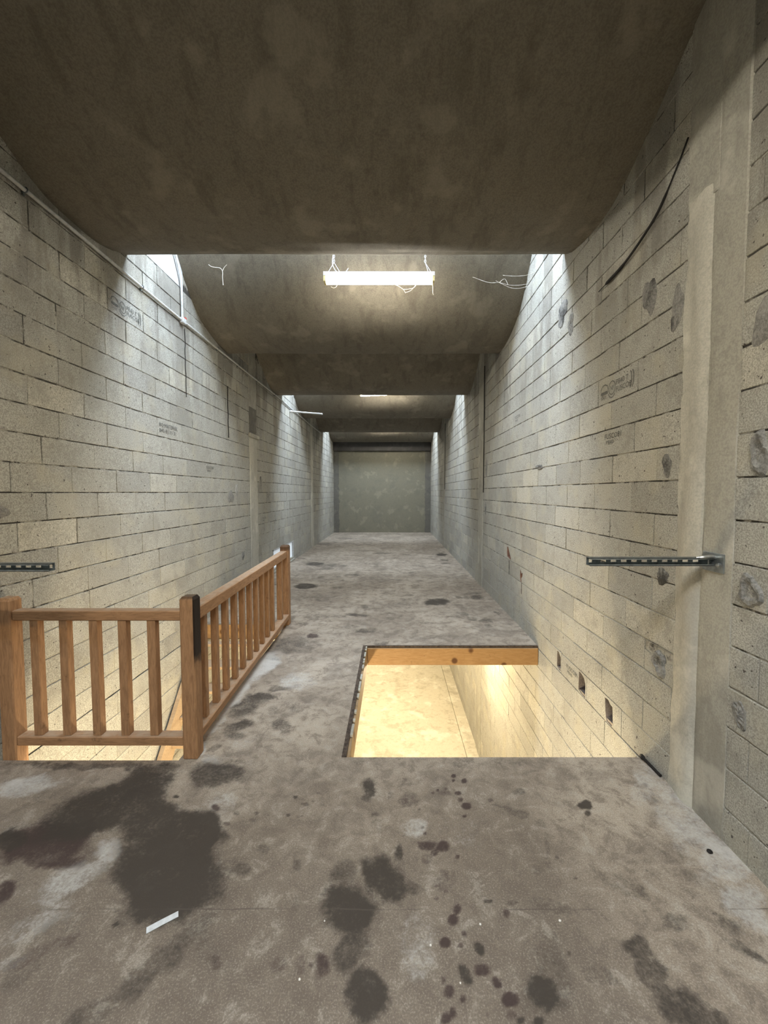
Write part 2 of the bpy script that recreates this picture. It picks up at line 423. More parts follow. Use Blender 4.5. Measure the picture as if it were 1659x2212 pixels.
STAINS = [(-1.44,2.221,0.0889,0.1359,0.1386,-0.1318,0,0.95),
(-1.55,2.06,0.2167,0.1259,0.1463,-0.149,0,0.95),
(-1.673,1.868,0.2122,0.0519,0.1242,-0.1229,1,0.9),
(-1.599,1.758,0.1711,0.0,0.0603,-0.0694,1,0.8),
(-1.877,1.868,0.0771,0.0336,0.066,-0.0552,0,0.9),
(-1.009,1.735,0.2576,0.0,0.1404,-0.253,0,1.0),
(-1.096,1.639,0.1346,-0.0401,0.0368,-0.1332,0,1.0),
(-0.967,1.908,0.1272,0.0,0.0723,-0.1488,0,1.0),
(-1.048,1.987,0.1082,0.0,0.0415,-0.0819,0,0.9),
(-1.249,1.993,0.1688,0.0,0.0885,-0.1471,0,0.9),
(-1.058,2.327,0.1635,0.0214,0.0593,-0.1185,0,0.75),
(-1.467,2.355,0.1064,0.0317,0.0521,-0.0719,0,0.8),
(-1.898,2.258,0.0455,0.0384,0.0529,-0.0492,0,0.35),
(-1.954,2.151,0.0778,0.0,0.0596,-0.0681,0,0.3),
(-0.181,1.538,0.0941,0.0,0.0116,-0.104,0,0.95),
(-0.053,1.68,0.0942,0.0,0.0029,-0.0976,0,0.95),
(0.004,1.66,0.0688,0.0,-0.0002,-0.0829,0,0.8),
(0.022,1.81,0.0242,0.0,-0.0005,-0.044,0,0.7),
(0.094,1.633,0.0478,0.0,-0.0016,-0.0301,0,0.6),
(-0.148,1.403,0.069,-0.0105,-0.0083,-0.0817,0,0.7),
(-0.084,1.279,0.0601,0.0,0.0045,-0.0734,0,1.0),
(-0.214,1.702,0.0622,0.0,0.0065,-0.0544,0,0.5),
(-0.142,2.221,0.0321,-0.0075,-0.0059,-0.0856,0,0.75),
(-0.157,2.134,0.0361,0.0,0.0021,-0.0302,0,0.7),
(-0.093,2.017,0.0244,0.0,0.0011,-0.0241,0,0.5),
(-0.094,1.936,0.0756,0.0333,0.0111,-0.0314,0,0.4),
(0.512,1.285,0.0473,0.022,0.0229,-0.0461,0,0.95),
(0.525,1.298,0.0982,0.0391,0.0224,-0.0677,0,0.4),
(0.392,1.258,0.0311,0.0,-0.0072,-0.0245,1,1.0),
(0.257,1.325,0.0222,0.008,0.0122,-0.0319,0,0.95),
(0.317,1.338,0.0281,0.0,-0.004,-0.0179,1,0.9),
(0.358,1.305,0.0157,0.0066,0.0072,-0.0159,1,0.9),
(0.196,1.276,0.0205,0.0,-0.0027,-0.0189,1,0.9),
(0.24,1.26,0.0125,0.0,-0.0022,-0.0123,1,0.9),
(0.243,1.5,0.0239,0.0,-0.0031,-0.0205,1,0.9),
(0.268,1.543,0.017,0.0,-0.0039,-0.0235,1,0.9),
(0.2,1.426,0.0245,0.0,-0.0027,-0.0202,1,0.95),
(0.323,1.403,0.0153,0.0057,0.0078,-0.0246,0,0.9),
(0.28,1.455,0.0107,0.0,-0.0024,-0.0129,1,0.8),
(0.256,1.414,0.0122,0.0,-0.0016,-0.0092,1,0.7),
(0.391,1.577,0.0116,0.0,-0.0027,-0.0113,0,0.8),
(0.411,1.577,0.0096,0.0,-0.0023,-0.0094,0,0.8),
(0.182,1.588,0.0136,0.0,-0.001,-0.0095,1,0.7),
(0.175,1.207,0.0195,0.0,-0.0023,-0.017,1,0.9),
(0.203,1.221,0.0151,0.0,-0.0025,-0.0162,1,0.8),
(0.473,1.201,0.0194,0.0,-0.0046,-0.0124,0,0.9),
(0.416,1.201,0.0134,0.0,-0.0033,-0.0101,0,0.8),
(0.656,1.387,0.0119,0.0,-0.0039,-0.0088,0,0.8),
(0.178,1.307,0.0097,0.0,-0.0017,-0.0132,1,0.7),
(0.461,1.526,0.0149,0.0,-0.0051,-0.0177,1,0.6),
(0.503,1.571,0.0269,0.0,-0.0034,-0.0112,0,0.5),
(0.387,1.213,0.0211,0.0,-0.0041,-0.0137,1,0.5),
(0.313,1.218,0.0151,0.0,-0.0022,-0.0092,1,0.5),
(0.172,1.843,0.0492,0.0,-0.0023,-0.0253,1,0.85),
(0.243,1.833,0.0311,0.0,-0.0038,-0.03,1,0.9),
(0.206,1.805,0.0197,0.0,-0.0021,-0.0195,1,0.8),
(0.166,1.77,0.0301,0.0,-0.0029,-0.0328,1,0.5),
(0.301,1.779,0.013,0.0,-0.0019,-0.0118,1,0.8),
(0.227,1.66,0.0486,0.0,-0.0075,-0.058,1,0.45),
(0.361,2.308,0.0167,0.0,-0.0024,-0.0156,1,0.9),
(0.355,2.269,0.0109,0.0,-0.0017,-0.0113,1,0.8),
(0.423,2.269,0.0191,0.0,-0.0034,-0.0189,1,0.9),
(0.4,2.082,0.0277,0.0,-0.0047,-0.0256,1,0.95),
(0.377,2.127,0.018,0.0,-0.0034,-0.02,1,0.8),
(0.375,2.014,0.0122,0.0,-0.0021,-0.012,1,0.8),
(0.103,2.124,0.0564,0.0,-0.0028,-0.0598,1,0.5),
(0.073,2.251,0.0488,0.0,-0.001,-0.0334,1,0.35),
(0.147,2.06,0.01,0.0,-0.0006,-0.0094,1,0.8),
(0.372,2.175,0.0236,0.0,-0.0029,-0.0174,1,0.8),
(0.294,2.179,0.042,0.0,-0.0027,-0.0209,1,0.4),
(0.257,2.2,0.0106,0.0,-0.0012,-0.0107,1,0.8),
(0.229,2.179,0.0105,0.0,-0.0011,-0.0105,1,0.7),
(0.306,2.21,0.0107,0.0,-0.0014,-0.0108,1,0.7),
(0.0,2.151,0.0259,0.0,0.0,-0.0409,1,0.4),
(0.15,1.941,0.0118,0.0,-0.0008,-0.0112,1,0.5),
(0.164,1.905,0.0092,0.0,-0.0009,-0.0108,1,0.6),
(0.131,1.889,0.0069,0.0,-0.0005,-0.008,1,0.5),
(0.053,1.892,0.0092,0.0,-0.0003,-0.0106,1,0.5),
(0.201,2.029,0.0098,0.0,-0.0012,-0.0122,1,0.3),
(1.058,2.082,0.0377,0.0,-0.0156,-0.032,0,1.0),
(1.039,2.032,0.0172,0.0,-0.009,-0.0183,0,0.8),
(0.536,2.124,0.0154,0.0,-0.004,-0.0166,1,0.5),
(0.597,2.085,0.0573,-0.0216,-0.009,-0.0186,0,0.4),
(0.679,2.029,0.0572,-0.0342,-0.0128,-0.0197,0,0.45),
(0.761,1.964,0.0294,-0.0361,-0.0179,-0.0187,0,0.4),
(0.754,1.855,0.0194,-0.002,-0.0333,-0.0715,0,0.4),
(0.716,1.758,0.0214,0.0,-0.0126,-0.0324,0,0.35),
(0.646,1.728,0.0463,0.0,-0.008,-0.0224,0,0.35),
(0.769,1.781,0.013,0.0,-0.0049,-0.0119,0,0.5),
(0.717,2.186,0.0422,0.0,-0.0089,-0.0281,0,0.5),
(0.927,1.403,0.0348,-0.0256,-0.047,-0.0366,0,0.75),
(0.928,1.338,0.0521,0.0132,-0.0096,-0.0441,0,0.7),
(0.954,1.254,0.0448,-0.0406,-0.0609,-0.038,0,0.75),
(1.007,1.207,0.0552,-0.0194,-0.0377,-0.0299,0,0.7),
(1.125,1.5,0.0662,0.0,-0.0267,-0.0376,0,0.5),
(1.331,1.483,0.0229,-0.0326,-0.0309,-0.0192,0,0.55),
(1.307,1.403,0.0383,-0.0347,-0.0282,-0.0183,0,0.6),
(1.243,1.426,0.014,0.0,-0.0102,-0.0124,0,0.5),
(0.565,1.381,0.1003,0.028,0.0031,-0.0825,0,0.4),
(0.739,1.325,0.053,-0.0338,-0.0315,-0.0258,0,0.4),
(0.691,1.434,0.0705,0.0,-0.0215,-0.0471,0,0.25),
(0.972,1.653,0.1007,-0.0539,-0.0401,-0.042,0,0.38),
(0.67,1.556,0.1221,-0.0223,-0.0192,-0.0325,0,0.38),
(1.457,2.232,0.0269,0.0,-0.0184,-0.0293,0,0.35),
(1.46,2.134,0.0203,0.0115,-0.0047,-0.0385,0,0.35),
(1.285,1.798,0.0137,0.0078,0.002,-0.0259,0,0.4),
(1.344,1.786,0.0138,0.0077,0.0012,-0.0256,0,0.4),
(1.327,1.67,0.0258,0.0135,0.0037,-0.0643,0,0.3),
(1.151,1.713,0.0083,0.0,-0.0056,-0.0088,0,0.5),
(0.808,1.678,0.0102,0.0,-0.0039,-0.0085,0,0.6),
(1.064,1.633,0.0174,-0.0082,-0.0148,-0.0151,0,0.45),
(1.263,1.59,0.0078,0.0,-0.0043,-0.0057,0,0.7),
(1.02,1.538,0.0094,0.0,-0.0045,-0.0072,0,0.6),
(1.304,1.527,0.0089,-0.0042,-0.0079,-0.0067,0,0.6),
(-0.693,1.709,0.0375,0.0,0.0119,-0.0307,0,0.6),
(-0.435,1.735,0.0211,0.0,0.007,-0.0293,0,0.55),
(-0.623,1.813,0.0352,0.0,0.0081,-0.0245,0,0.45),
(-0.952,2.069,0.0225,0.0,0.0112,-0.0253,1,0.75),
(-0.828,2.038,0.0222,0.0,0.0072,-0.0184,0,0.65),
(-0.853,1.969,0.0215,0.0,0.006,-0.0144,1,0.6),
(-0.73,1.993,0.0241,0.0,0.0052,-0.0147,0,0.4),
(-0.722,2.038,0.0123,0.0,0.0042,-0.0123,0,0.5),
(-0.543,2.144,0.0129,0.0,0.0033,-0.0135,0,0.8),
(-0.552,2.02,0.0147,0.0,0.0032,-0.0121,0,0.8),
(-0.533,1.993,0.0096,0.0,0.0023,-0.0088,0,0.6),
(-0.475,2.091,0.0202,0.0,0.0028,-0.0129,0,0.7),
(-0.498,2.095,0.0101,0.0,0.0022,-0.0097,0,0.6),
(-0.441,2.111,0.0102,0.0,0.002,-0.0099,0,0.7),
(-0.418,2.168,0.0131,0.0,0.0026,-0.0138,0,0.5),
(-0.475,2.017,0.0073,0.0,0.0014,-0.006,0,0.7),
(-0.493,2.008,0.0073,0.0,0.0014,-0.006,0,0.7),
(-0.296,1.348,0.0116,0.0,0.0017,-0.0084,1,0.7),
(-0.25,1.343,0.0331,0.0,0.0058,-0.0333,1,0.65),
(-0.412,1.348,0.0313,0.0105,0.0189,-0.0263,1,0.6),
(-0.642,1.359,0.0268,0.0,0.0114,-0.0256,1,0.45),
(-0.33,1.352,0.02,0.0,0.0084,-0.0366,1,0.5),
(-0.428,1.345,0.0166,0.0,0.0033,-0.0111,1,0.5),
(-0.752,1.466,0.072,0.0,0.0318,-0.0655,0,0.2),
(-0.678,1.403,0.0777,0.0,0.0413,-0.0905,0,0.2),
(-0.556,1.58,0.0483,0.0,0.0076,-0.0227,0,0.3),
(-0.409,1.571,0.0384,0.0,0.0115,-0.0467,0,0.3),
(-0.855,1.338,0.1098,0.133,0.0577,-0.0359,0,0.6),
(-0.762,1.45,0.073,0.079,0.0379,-0.0278,0,0.5),
(-0.979,1.218,0.0902,0.044,0.0485,-0.0356,0,0.5),
(-1.295,1.388,0.083,0.0739,0.0396,-0.0256,1,0.5),
(-1.302,1.305,0.0623,0.0526,0.0337,-0.0205,0,0.35),
(-1.29,1.508,0.065,0.0438,0.0451,-0.0344,0,0.35),
(-1.651,1.609,0.0314,0.0,0.0496,-0.0508,1,0.8),
(-1.093,1.491,0.0118,0.0052,0.0086,-0.0079,0,0.95),
(-1.212,2.151,0.0156,0.0,0.0074,-0.0136,0,1.0),
(-1.497,1.553,0.0609,0.0463,0.0556,-0.0397,0,0.2),
(-1.14,3.103,0.121,0.109,0.0647,-0.1172,0,0.7),
(-1.106,3.248,0.1083,0.0,0.0302,-0.0908,0,0.75),
(-1.128,2.807,0.0814,0.0663,0.0421,-0.0696,0,0.7),
(-1.083,2.693,0.0838,0.0,0.0185,-0.0473,0,0.6),
(-1.185,2.567,0.0561,0.0426,0.0215,-0.0315,0,0.65),
(-0.81,2.825,0.0743,0.0,0.0354,-0.1269,0,0.6),
(-0.992,3.39,0.1049,0.0,0.0141,-0.0494,0,0.6),
(-0.76,3.062,0.0584,0.0,0.0163,-0.0675,0,0.4),
(-0.923,2.996,0.0572,0.0,0.0233,-0.0776,0,0.45),
(-1.154,4.371,0.2692,0.1411,0.0871,-0.2667,0,0.5),
(-0.958,4.66,0.0771,0.0,0.0155,-0.0767,1,0.85),
(-1.022,4.253,0.2014,0.0,0.0302,-0.1283,0,0.5),
(-1.186,4.034,0.1434,0.0,0.0333,-0.1156,0,0.4),
(-0.947,5.426,0.3199,0.0,0.0214,-0.1243,0,0.4),
(-0.083,2.461,0.1773,0.0,0.0014,-0.0442,0,0.3),
(0.587,2.418,0.2614,0.0,-0.016,-0.0683,0,0.35),
(-1.905,2.409,0.55,0.0,0.0227,-0.0297,0,0.6),
(-1.019,2.439,0.1758,0.0,0.0175,-0.0434,0,0.3),
(0.685,6.127,0.2091,0.0,-0.0232,-0.2105,0,0.9),
(1.365,6.373,0.135,0.0,-0.0301,-0.1422,0,0.65),
(-1.584,7.172,0.2043,0.0651,0.0505,-0.215,0,0.85),
(-1.379,9.192,0.3878,0.0,0.0349,-0.2348,0,0.6),
(-1.857,9.433,0.2652,0.0,0.0482,-0.2472,0,0.8),
(-1.484,8.853,0.1868,0.0,0.0271,-0.1635,0,0.6),
(1.334,10.853,0.1651,0.0,-0.0299,-0.2449,0,0.9),
(-0.299,11.104,0.2599,0.0,0.0046,-0.1708,0,0.6),
(-0.467,5.426,0.1536,0.0,0.007,-0.0828,0,0.7),
(-0.331,4.835,0.1485,0.0,0.0056,-0.0825,0,0.6),
(-0.569,5.489,0.1035,0.0,0.0065,-0.0636,0,0.6),
(1.253,5.208,0.0983,0.0,-0.0272,-0.1146,0,0.55),
(1.206,5.005,0.0591,0.0,-0.0167,-0.0707,0,0.5),
(0.435,5.114,0.1207,0.0,-0.0062,-0.0737,0,0.35),
(0.016,6.702,0.3152,0.0,-0.0004,-0.1885,0,0.3),
(0.155,5.998,0.2119,0.0,-0.0052,-0.2019,0,0.35),
(-0.071,7.59,0.4456,0.0,0.0015,-0.1607,0,0.35),
(0.44,7.208,0.1694,0.0,-0.0066,-0.1088,0,0.4),
(1.429,8.014,0.1693,0.0,-0.0237,-0.1342,0,0.3),
(-0.841,8.15,0.1721,0.0,0.0142,-0.1388,0,0.5),
(1.185,7.101,0.1335,0.0,-0.0174,-0.1056,0,0.35),
(0.449,4.629,0.4378,0.0,-0.0087,-0.0909,0,0.3),
(-0.547,4.279,0.152,0.0,0.0081,-0.0649,0,0.3),
(-1.115,6.401,0.4519,0.0,0.0493,-0.287,0,0.3),
(-0.296,9.019,0.1671,-0.6544,-0.0539,-0.4332,0,0.35),
(-0.086,5.642,0.2468,-0.3781,-0.0351,-0.2838,0,0.3),
(-2.269,13.12,0.3067,0.0,0.0409,-0.2379,0,0.5),
(-1.771,14.72,0.3095,0.0,0.0358,-0.2991,0,0.5),
(1.306,9.955,0.1166,0.0,-0.0179,-0.1375,0,0.6),
(0.254,5.132,0.109,0.0,-0.0036,-0.0742,0,0.3),
(-2.702,11.104,0.1559,0.0,0.0413,-0.1708,0,0.7),
(-2.373,10.237,0.1199,0.0,0.0334,-0.1454,1,0.5),
(-1.304,3.815,0.1032,0.3569,0.1196,-0.1868,2,0.8),
(-1.358,3.278,0.049,0.3097,0.1084,-0.1261,2,0.8),
(-1.331,2.872,0.0264,0.2107,0.0778,-0.0758,2,0.75),
(-1.307,2.577,0.0122,0.0819,0.0541,-0.0478,2,0.7),
(-1.01,2.651,0.1085,0.1531,0.0515,-0.0707,2,0.25),
(-0.872,3.527,0.1677,0.0,0.043,-0.1778,2,0.5),
(1.546,2.023,0.1981,0.1167,-0.0116,-0.2087,2,0.5),
(1.542,1.781,0.1752,0.0915,-0.0066,-0.1091,2,0.6),
(1.466,1.553,0.0985,0.0365,-0.0281,-0.0949,2,0.5),
(1.501,2.258,0.1777,0.0935,-0.0287,-0.1296,2,0.4),
(0.352,1.908,0.1388,0.0,-0.0191,-0.1082,2,0.15),
(0.098,1.936,0.0703,0.0,-0.0035,-0.0723,2,0.45),
(0.091,1.419,0.0698,0.0,-0.0074,-0.1231,2,0.3),
(-0.927,2.085,0.1007,0.0,0.0411,-0.0962,2,0.3),
(-1.342,1.818,0.0417,0.0493,0.0679,-0.0555,2,0.55),
(-1.421,1.67,0.1014,0.0798,0.072,-0.057,2,0.5),
(-1.39,1.517,0.1043,0.0738,0.054,-0.0396,2,0.35),
(-2.109,2.221,0.1543,0.0603,0.0836,-0.078,2,0.6),
(-1.37,1.359,0.0569,0.036,0.0386,-0.0257,2,0.3),
(-1.176,2.461,0.0886,0.0,0.0204,-0.0442,2,0.4)]

# ------------------------------------------------------------------ floor
def seg(*pieces):
    out = []
    for a, b, s in pieces:
        n = max(1, int(round((b - a) / s)))
        out += list(np.linspace(a, b, n + 1)[:-1])
    out.append(pieces[-1][1])
    return np.array(out)
gx = seg((XL - .02, STAIR[1], .0125), (STAIR[1], HATCH[0], .009), (HATCH[0], XR + .02, .0095))
gy = seg((Y0, .95, .25), (.95, STAIR[2], .0085), (STAIR[2], HATCH[2], .01), (HATCH[2], HATCH[3], .014), (HATCH[3], STAIR[3], .02), (STAIR[3], 8, .035), (8, Y1 + .05, .08))
nx, ny = len(gx), len(gy)
GX, GY = np.meshgrid(gx, gy)
co = np.stack([GX.ravel(), GY.ravel(), np.zeros(nx * ny)], 1)
co[:, 2] = 0.0
idx = np.arange(nx * ny).reshape(ny, nx)
q = np.stack([idx[:-1, :-1], idx[:-1, 1:], idx[1:, 1:], idx[1:, :-1]], -1).reshape(-1, 4)
cx = (GX[:-1, :-1] + GX[1:, 1:]).ravel() / 2; cy = (GY[:-1, :-1] + GY[1:, 1:]).ravel() / 2
keep = np.ones(len(q), bool)
for h in (HATCH, STAIR):
    keep &= ~((cx > h[0] - (.1 if h is STAIR else 0)) & (cx < h[1] + (.1 if h is HATCH else 0)) & (cy > h[2]) & (cy < h[3]))
q = q[keep]
st = np.zeros((nx * ny, 4), np.float32)
def warp(c_, seed, parts):
    w_ = np.zeros(len(c_)); r_ = np.random.RandomState(seed)
    for wl, amp in parts:
        for _ in range(4):
            a_ = r_.uniform(0, 2 * np.pi); ph_ = r_.uniform(0, 2 * np.pi)
            w_ += amp * .5 * np.sin(2 * np.pi / (wl * r_.uniform(.7, 1.4)) * (c_[:, 0] * np.cos(a_) + c_[:, 1] * np.sin(a_)) + ph_)
    return w_
PARTS = [(.42, .018), (.17, .011), (.075, .006), (.035, .0035)]
WX = warp(co, 1, PARTS); WY = warp(co, 2, PARTS)
for (sx, sy, ax, ay, bx_, by, k, s) in STAINS:
    det = ax * by - ay * bx_
    sz_ = min(1.0, (math.hypot(ax, ay) + math.hypot(bx_, by)) / .22)   # small drips keep their place
    f_ = .35 + .65 * sz_
    dx, dy = co[:, 0] - sx + WX * f_ * (1 if sz_ > .3 else .4), co[:, 1] - sy + WY * f_ * (1 if sz_ > .3 else .4)
    rmax = 1.6 * (abs(ax) + abs(bx_)) ; rmay = 1.6 * (abs(ay) + abs(by))
    sel = np.where((np.abs(dx) < rmax) & (np.abs(dy) < rmay))[0]
    u = (dx[sel] * by - dy[sel] * bx_) / det
    v = (-dx[sel] * ay + dy[sel] * ax) / det
    d = np.sqrt(u * u + v * v)
    w = np.clip((1.38 - d) / .75, 0, 1); w = w * w * (3 - 2 * w) * s
    st[sel, k] = np.maximum(st[sel, k], w)
rs = np.random.RandomState(5)
for _ in range(230):       # small drips and scuffs over the far floor, too many to place one by one
    sx, sy = rs.uniform(XL, XR), rs.uniform(4.4, 16.5)
    a, b = rs.uniform(.03, .16), rs.uniform(.03, .12)
    s = rs.uniform(.2, .55)
    d = np.sqrt(((co[:, 0] - sx + WX) / a) ** 2 + ((co[:, 1] - sy + WY * 1.5) / b) ** 2)
    w = np.clip((1.3 - d) / .6, 0, 1) * s
    st[:, 0] = np.maximum(st[:, 0], w)
me = bpy.data.meshes.new('floor')
base = nx * ny
# edges of the slab round the two openings and the underside
ev, ef = [], []
def quad3(a, b, c_, d):
    i = base + len(ev); ev.extend([a, b, c_, d]); ef.append((i, i + 1, i + 2, i + 3))
TH = .2
for (x0, x1, y0, y1) in (HATCH, STAIR):
    quad3((x0, y0, 0), (x1, y0, 0), (x1, y0, -TH), (x0, y0, -TH))
    quad3((x0, y1, 0), (x0, y1, -TH), (x1, y1, -TH), (x1, y1, 0))
    quad3((x0, y0, 0), (x0, y0, -TH), (x0, y1, -TH), (x0, y1, 0))
    quad3((x1, y0, 0), (x1, y1, 0), (x1, y1, -TH), (x1, y0, -TH))
for (a, b, c_, d) in rect_minus((XL - .02, XR + .02, Y0, Y1), [(HATCH[0], XR + .05, HATCH[2], HATCH[3]), (XL - .05, STAIR[1], STAIR[2], STAIR[3])]):
    quad3((a, c_, -TH), (a, d, -TH), (b, d, -TH), (b, c_, -TH))
allv = np.concatenate([co, np.array(ev)]); allq = np.concatenate([q, np.array(ef)])
me.vertices.add(len(allv)); me.vertices.foreach_set('co', allv.astype(np.float32).ravel())
me.loops.add(len(allq) * 4); me.loops.foreach_set('vertex_index', allq.astype(np.int32).ravel())
me.polygons.add(len(allq)); me.polygons.foreach_set('loop_start', (np.arange(len(allq)) * 4).astype(np.int32))
me.polygons.foreach_set('loop_total', np.full(len(allq), 4, np.int32))
me.update(calc_edges=True); me.validate()
at = me.attributes.new('stains', 'FLOAT_COLOR', 'POINT')
full = np.zeros((len(me.vertices), 4), np.float32); full[:len(st)] = st; full[:, 3] = 1
at.data.foreach_set('color', full.ravel())
me.materials.append(M['floor'])
floor = link(bpy.data.objects.new('floor', me)); tag(floor, kind='structure')

# lower storey floor with a joint near the wall
bm = bmesh.new()
add_box(bm, (XL - .05, Y0, LOW - .12), (1.375, Y1, LOW))
add_box(bm, (1.385, Y0, LOW - .12), (XR + .05, Y1, LOW))
add_box(bm, (XL - .05, Y0, LOW - .2), (XR + .05, Y1, LOW - .12))
tag(bm_obj('floor_lower', bm, M['low_floor']), kind='structure')

# ------------------------------------------------------------------ block walls
def jag_outline(hw, hh, nu, nv, j):
    pts = []
    for i in range(nu): pts.append((-hw + 2 * hw * i / nu, -hh))
    for i in range(nv): pts.append((hw, -hh + 2 * hh * i / nv))
    for i in range(nu): pts.append((hw - 2 * hw * i / nu, hh))
    for i in range(nv): pts.append((-hw, hh - 2 * hh * i / nv))
    corner = {0, nu, nu + nv, 2 * nu + nv}
    out = []
    for k, (a, b) in enumerate(pts):
        s = 1.0
        ja = abs(random.gauss(0, j)) ; jb = abs(random.gauss(0, j))
        if k in corner: ja *= 1.5; jb *= 1.5
        out.append((a - math.copysign(ja, a) * (1 if abs(a) > hw * .99 else 0), b - math.copysign(jb, b) * (1 if abs(b) > hh * .99 else 0)))
    return out

HW, HH, PROUD, DEPTH = .2482, .0970, .0055, .03
def block_geo():
    o = jag_outline(HW, HH, 7, 3, .0016)
    n = len(o)
    # u along Y, v along Z, w outward; a slim chamfer ring then the sides
    v = [(a * .992, b * .975, PROUD) for a, b in o] + [(a, b, PROUD - .003) for a, b in o] + [(a, b, -DEPTH) for a, b in o]
    f = [tuple(range(n))]
    for k in range(n):
        m = (k + 1) % n
        f.append((k + n, m + n, m, k)); f.append((k + 2 * n, m + 2 * n, m + n, k + n))
    return v, f
GEO = [block_geo() for _ in range(10)]

def side_mesh(sgn, geo):
    v, f = geo
    vv = [(sgn * w, u, z) for u, z, w in v]
    ff = [tuple(x) if sgn < 0 else tuple(reversed(x)) for x in f]
    return vv, ff
# sgn = +1 : wall normal points +X (left wall); -1 : right wall
VAR = {}
for s in (1, -1):
    VAR[s] = []
    for g in GEO:
        vv, ff = side_mesh(s, g)
        me = bpy.data.meshes.new('block')
        me.from_pydata(vv, [], ff); me.update(); me.materials.append(M['block'])
        VAR[s].append(me)

def hole_block(X, s, yc, zc, hw, hh, hy, hz, poly, depth, capmat, parent, name='block'):
    """a block with a ragged hole; poly in (y,z) about (hy,hz)"""
    bm = bmesh.new()
    o = jag_outline(hw, hh, 7, 3, .0016)
    outer = [bm.verts.new((X + s * PROUD, yc + a, zc + b)) for a, b in o]
    inner = [bm.verts.new((X + s * PROUD, hy + a, hz + b)) for a, b in poly]
    es = []
    for L in (outer, inner):
        for k in range(len(L)): es.append(bm.edges.new((L[k], L[(k + 1) % len(L)])))
    bmesh.ops.triangle_fill(bm, use_beauty=True, edges=es)
    n = len(outer)
    back = [bm.verts.new((X - s * DEPTH, v.co.y, v.co.z)) for v in outer]
    for k in range(n): bm.faces.new((outer[k], outer[(k + 1) % n], back[(k + 1) % n], back[k]))
    ib = [bm.verts.new((X - s * depth, hy + a * .9, hz + b * .9)) for a, b in poly]
    n = len(inner)
    for k in range(n):
        f = bm.faces.new((inner[k], inner[(k + 1) % n], ib[(k + 1) % n], ib[k])); f.material_index = 1
    f = bm.faces.new(ib); f.material_index = 1
    return bm_obj(name, bm, [M['block'], capmat], parent)

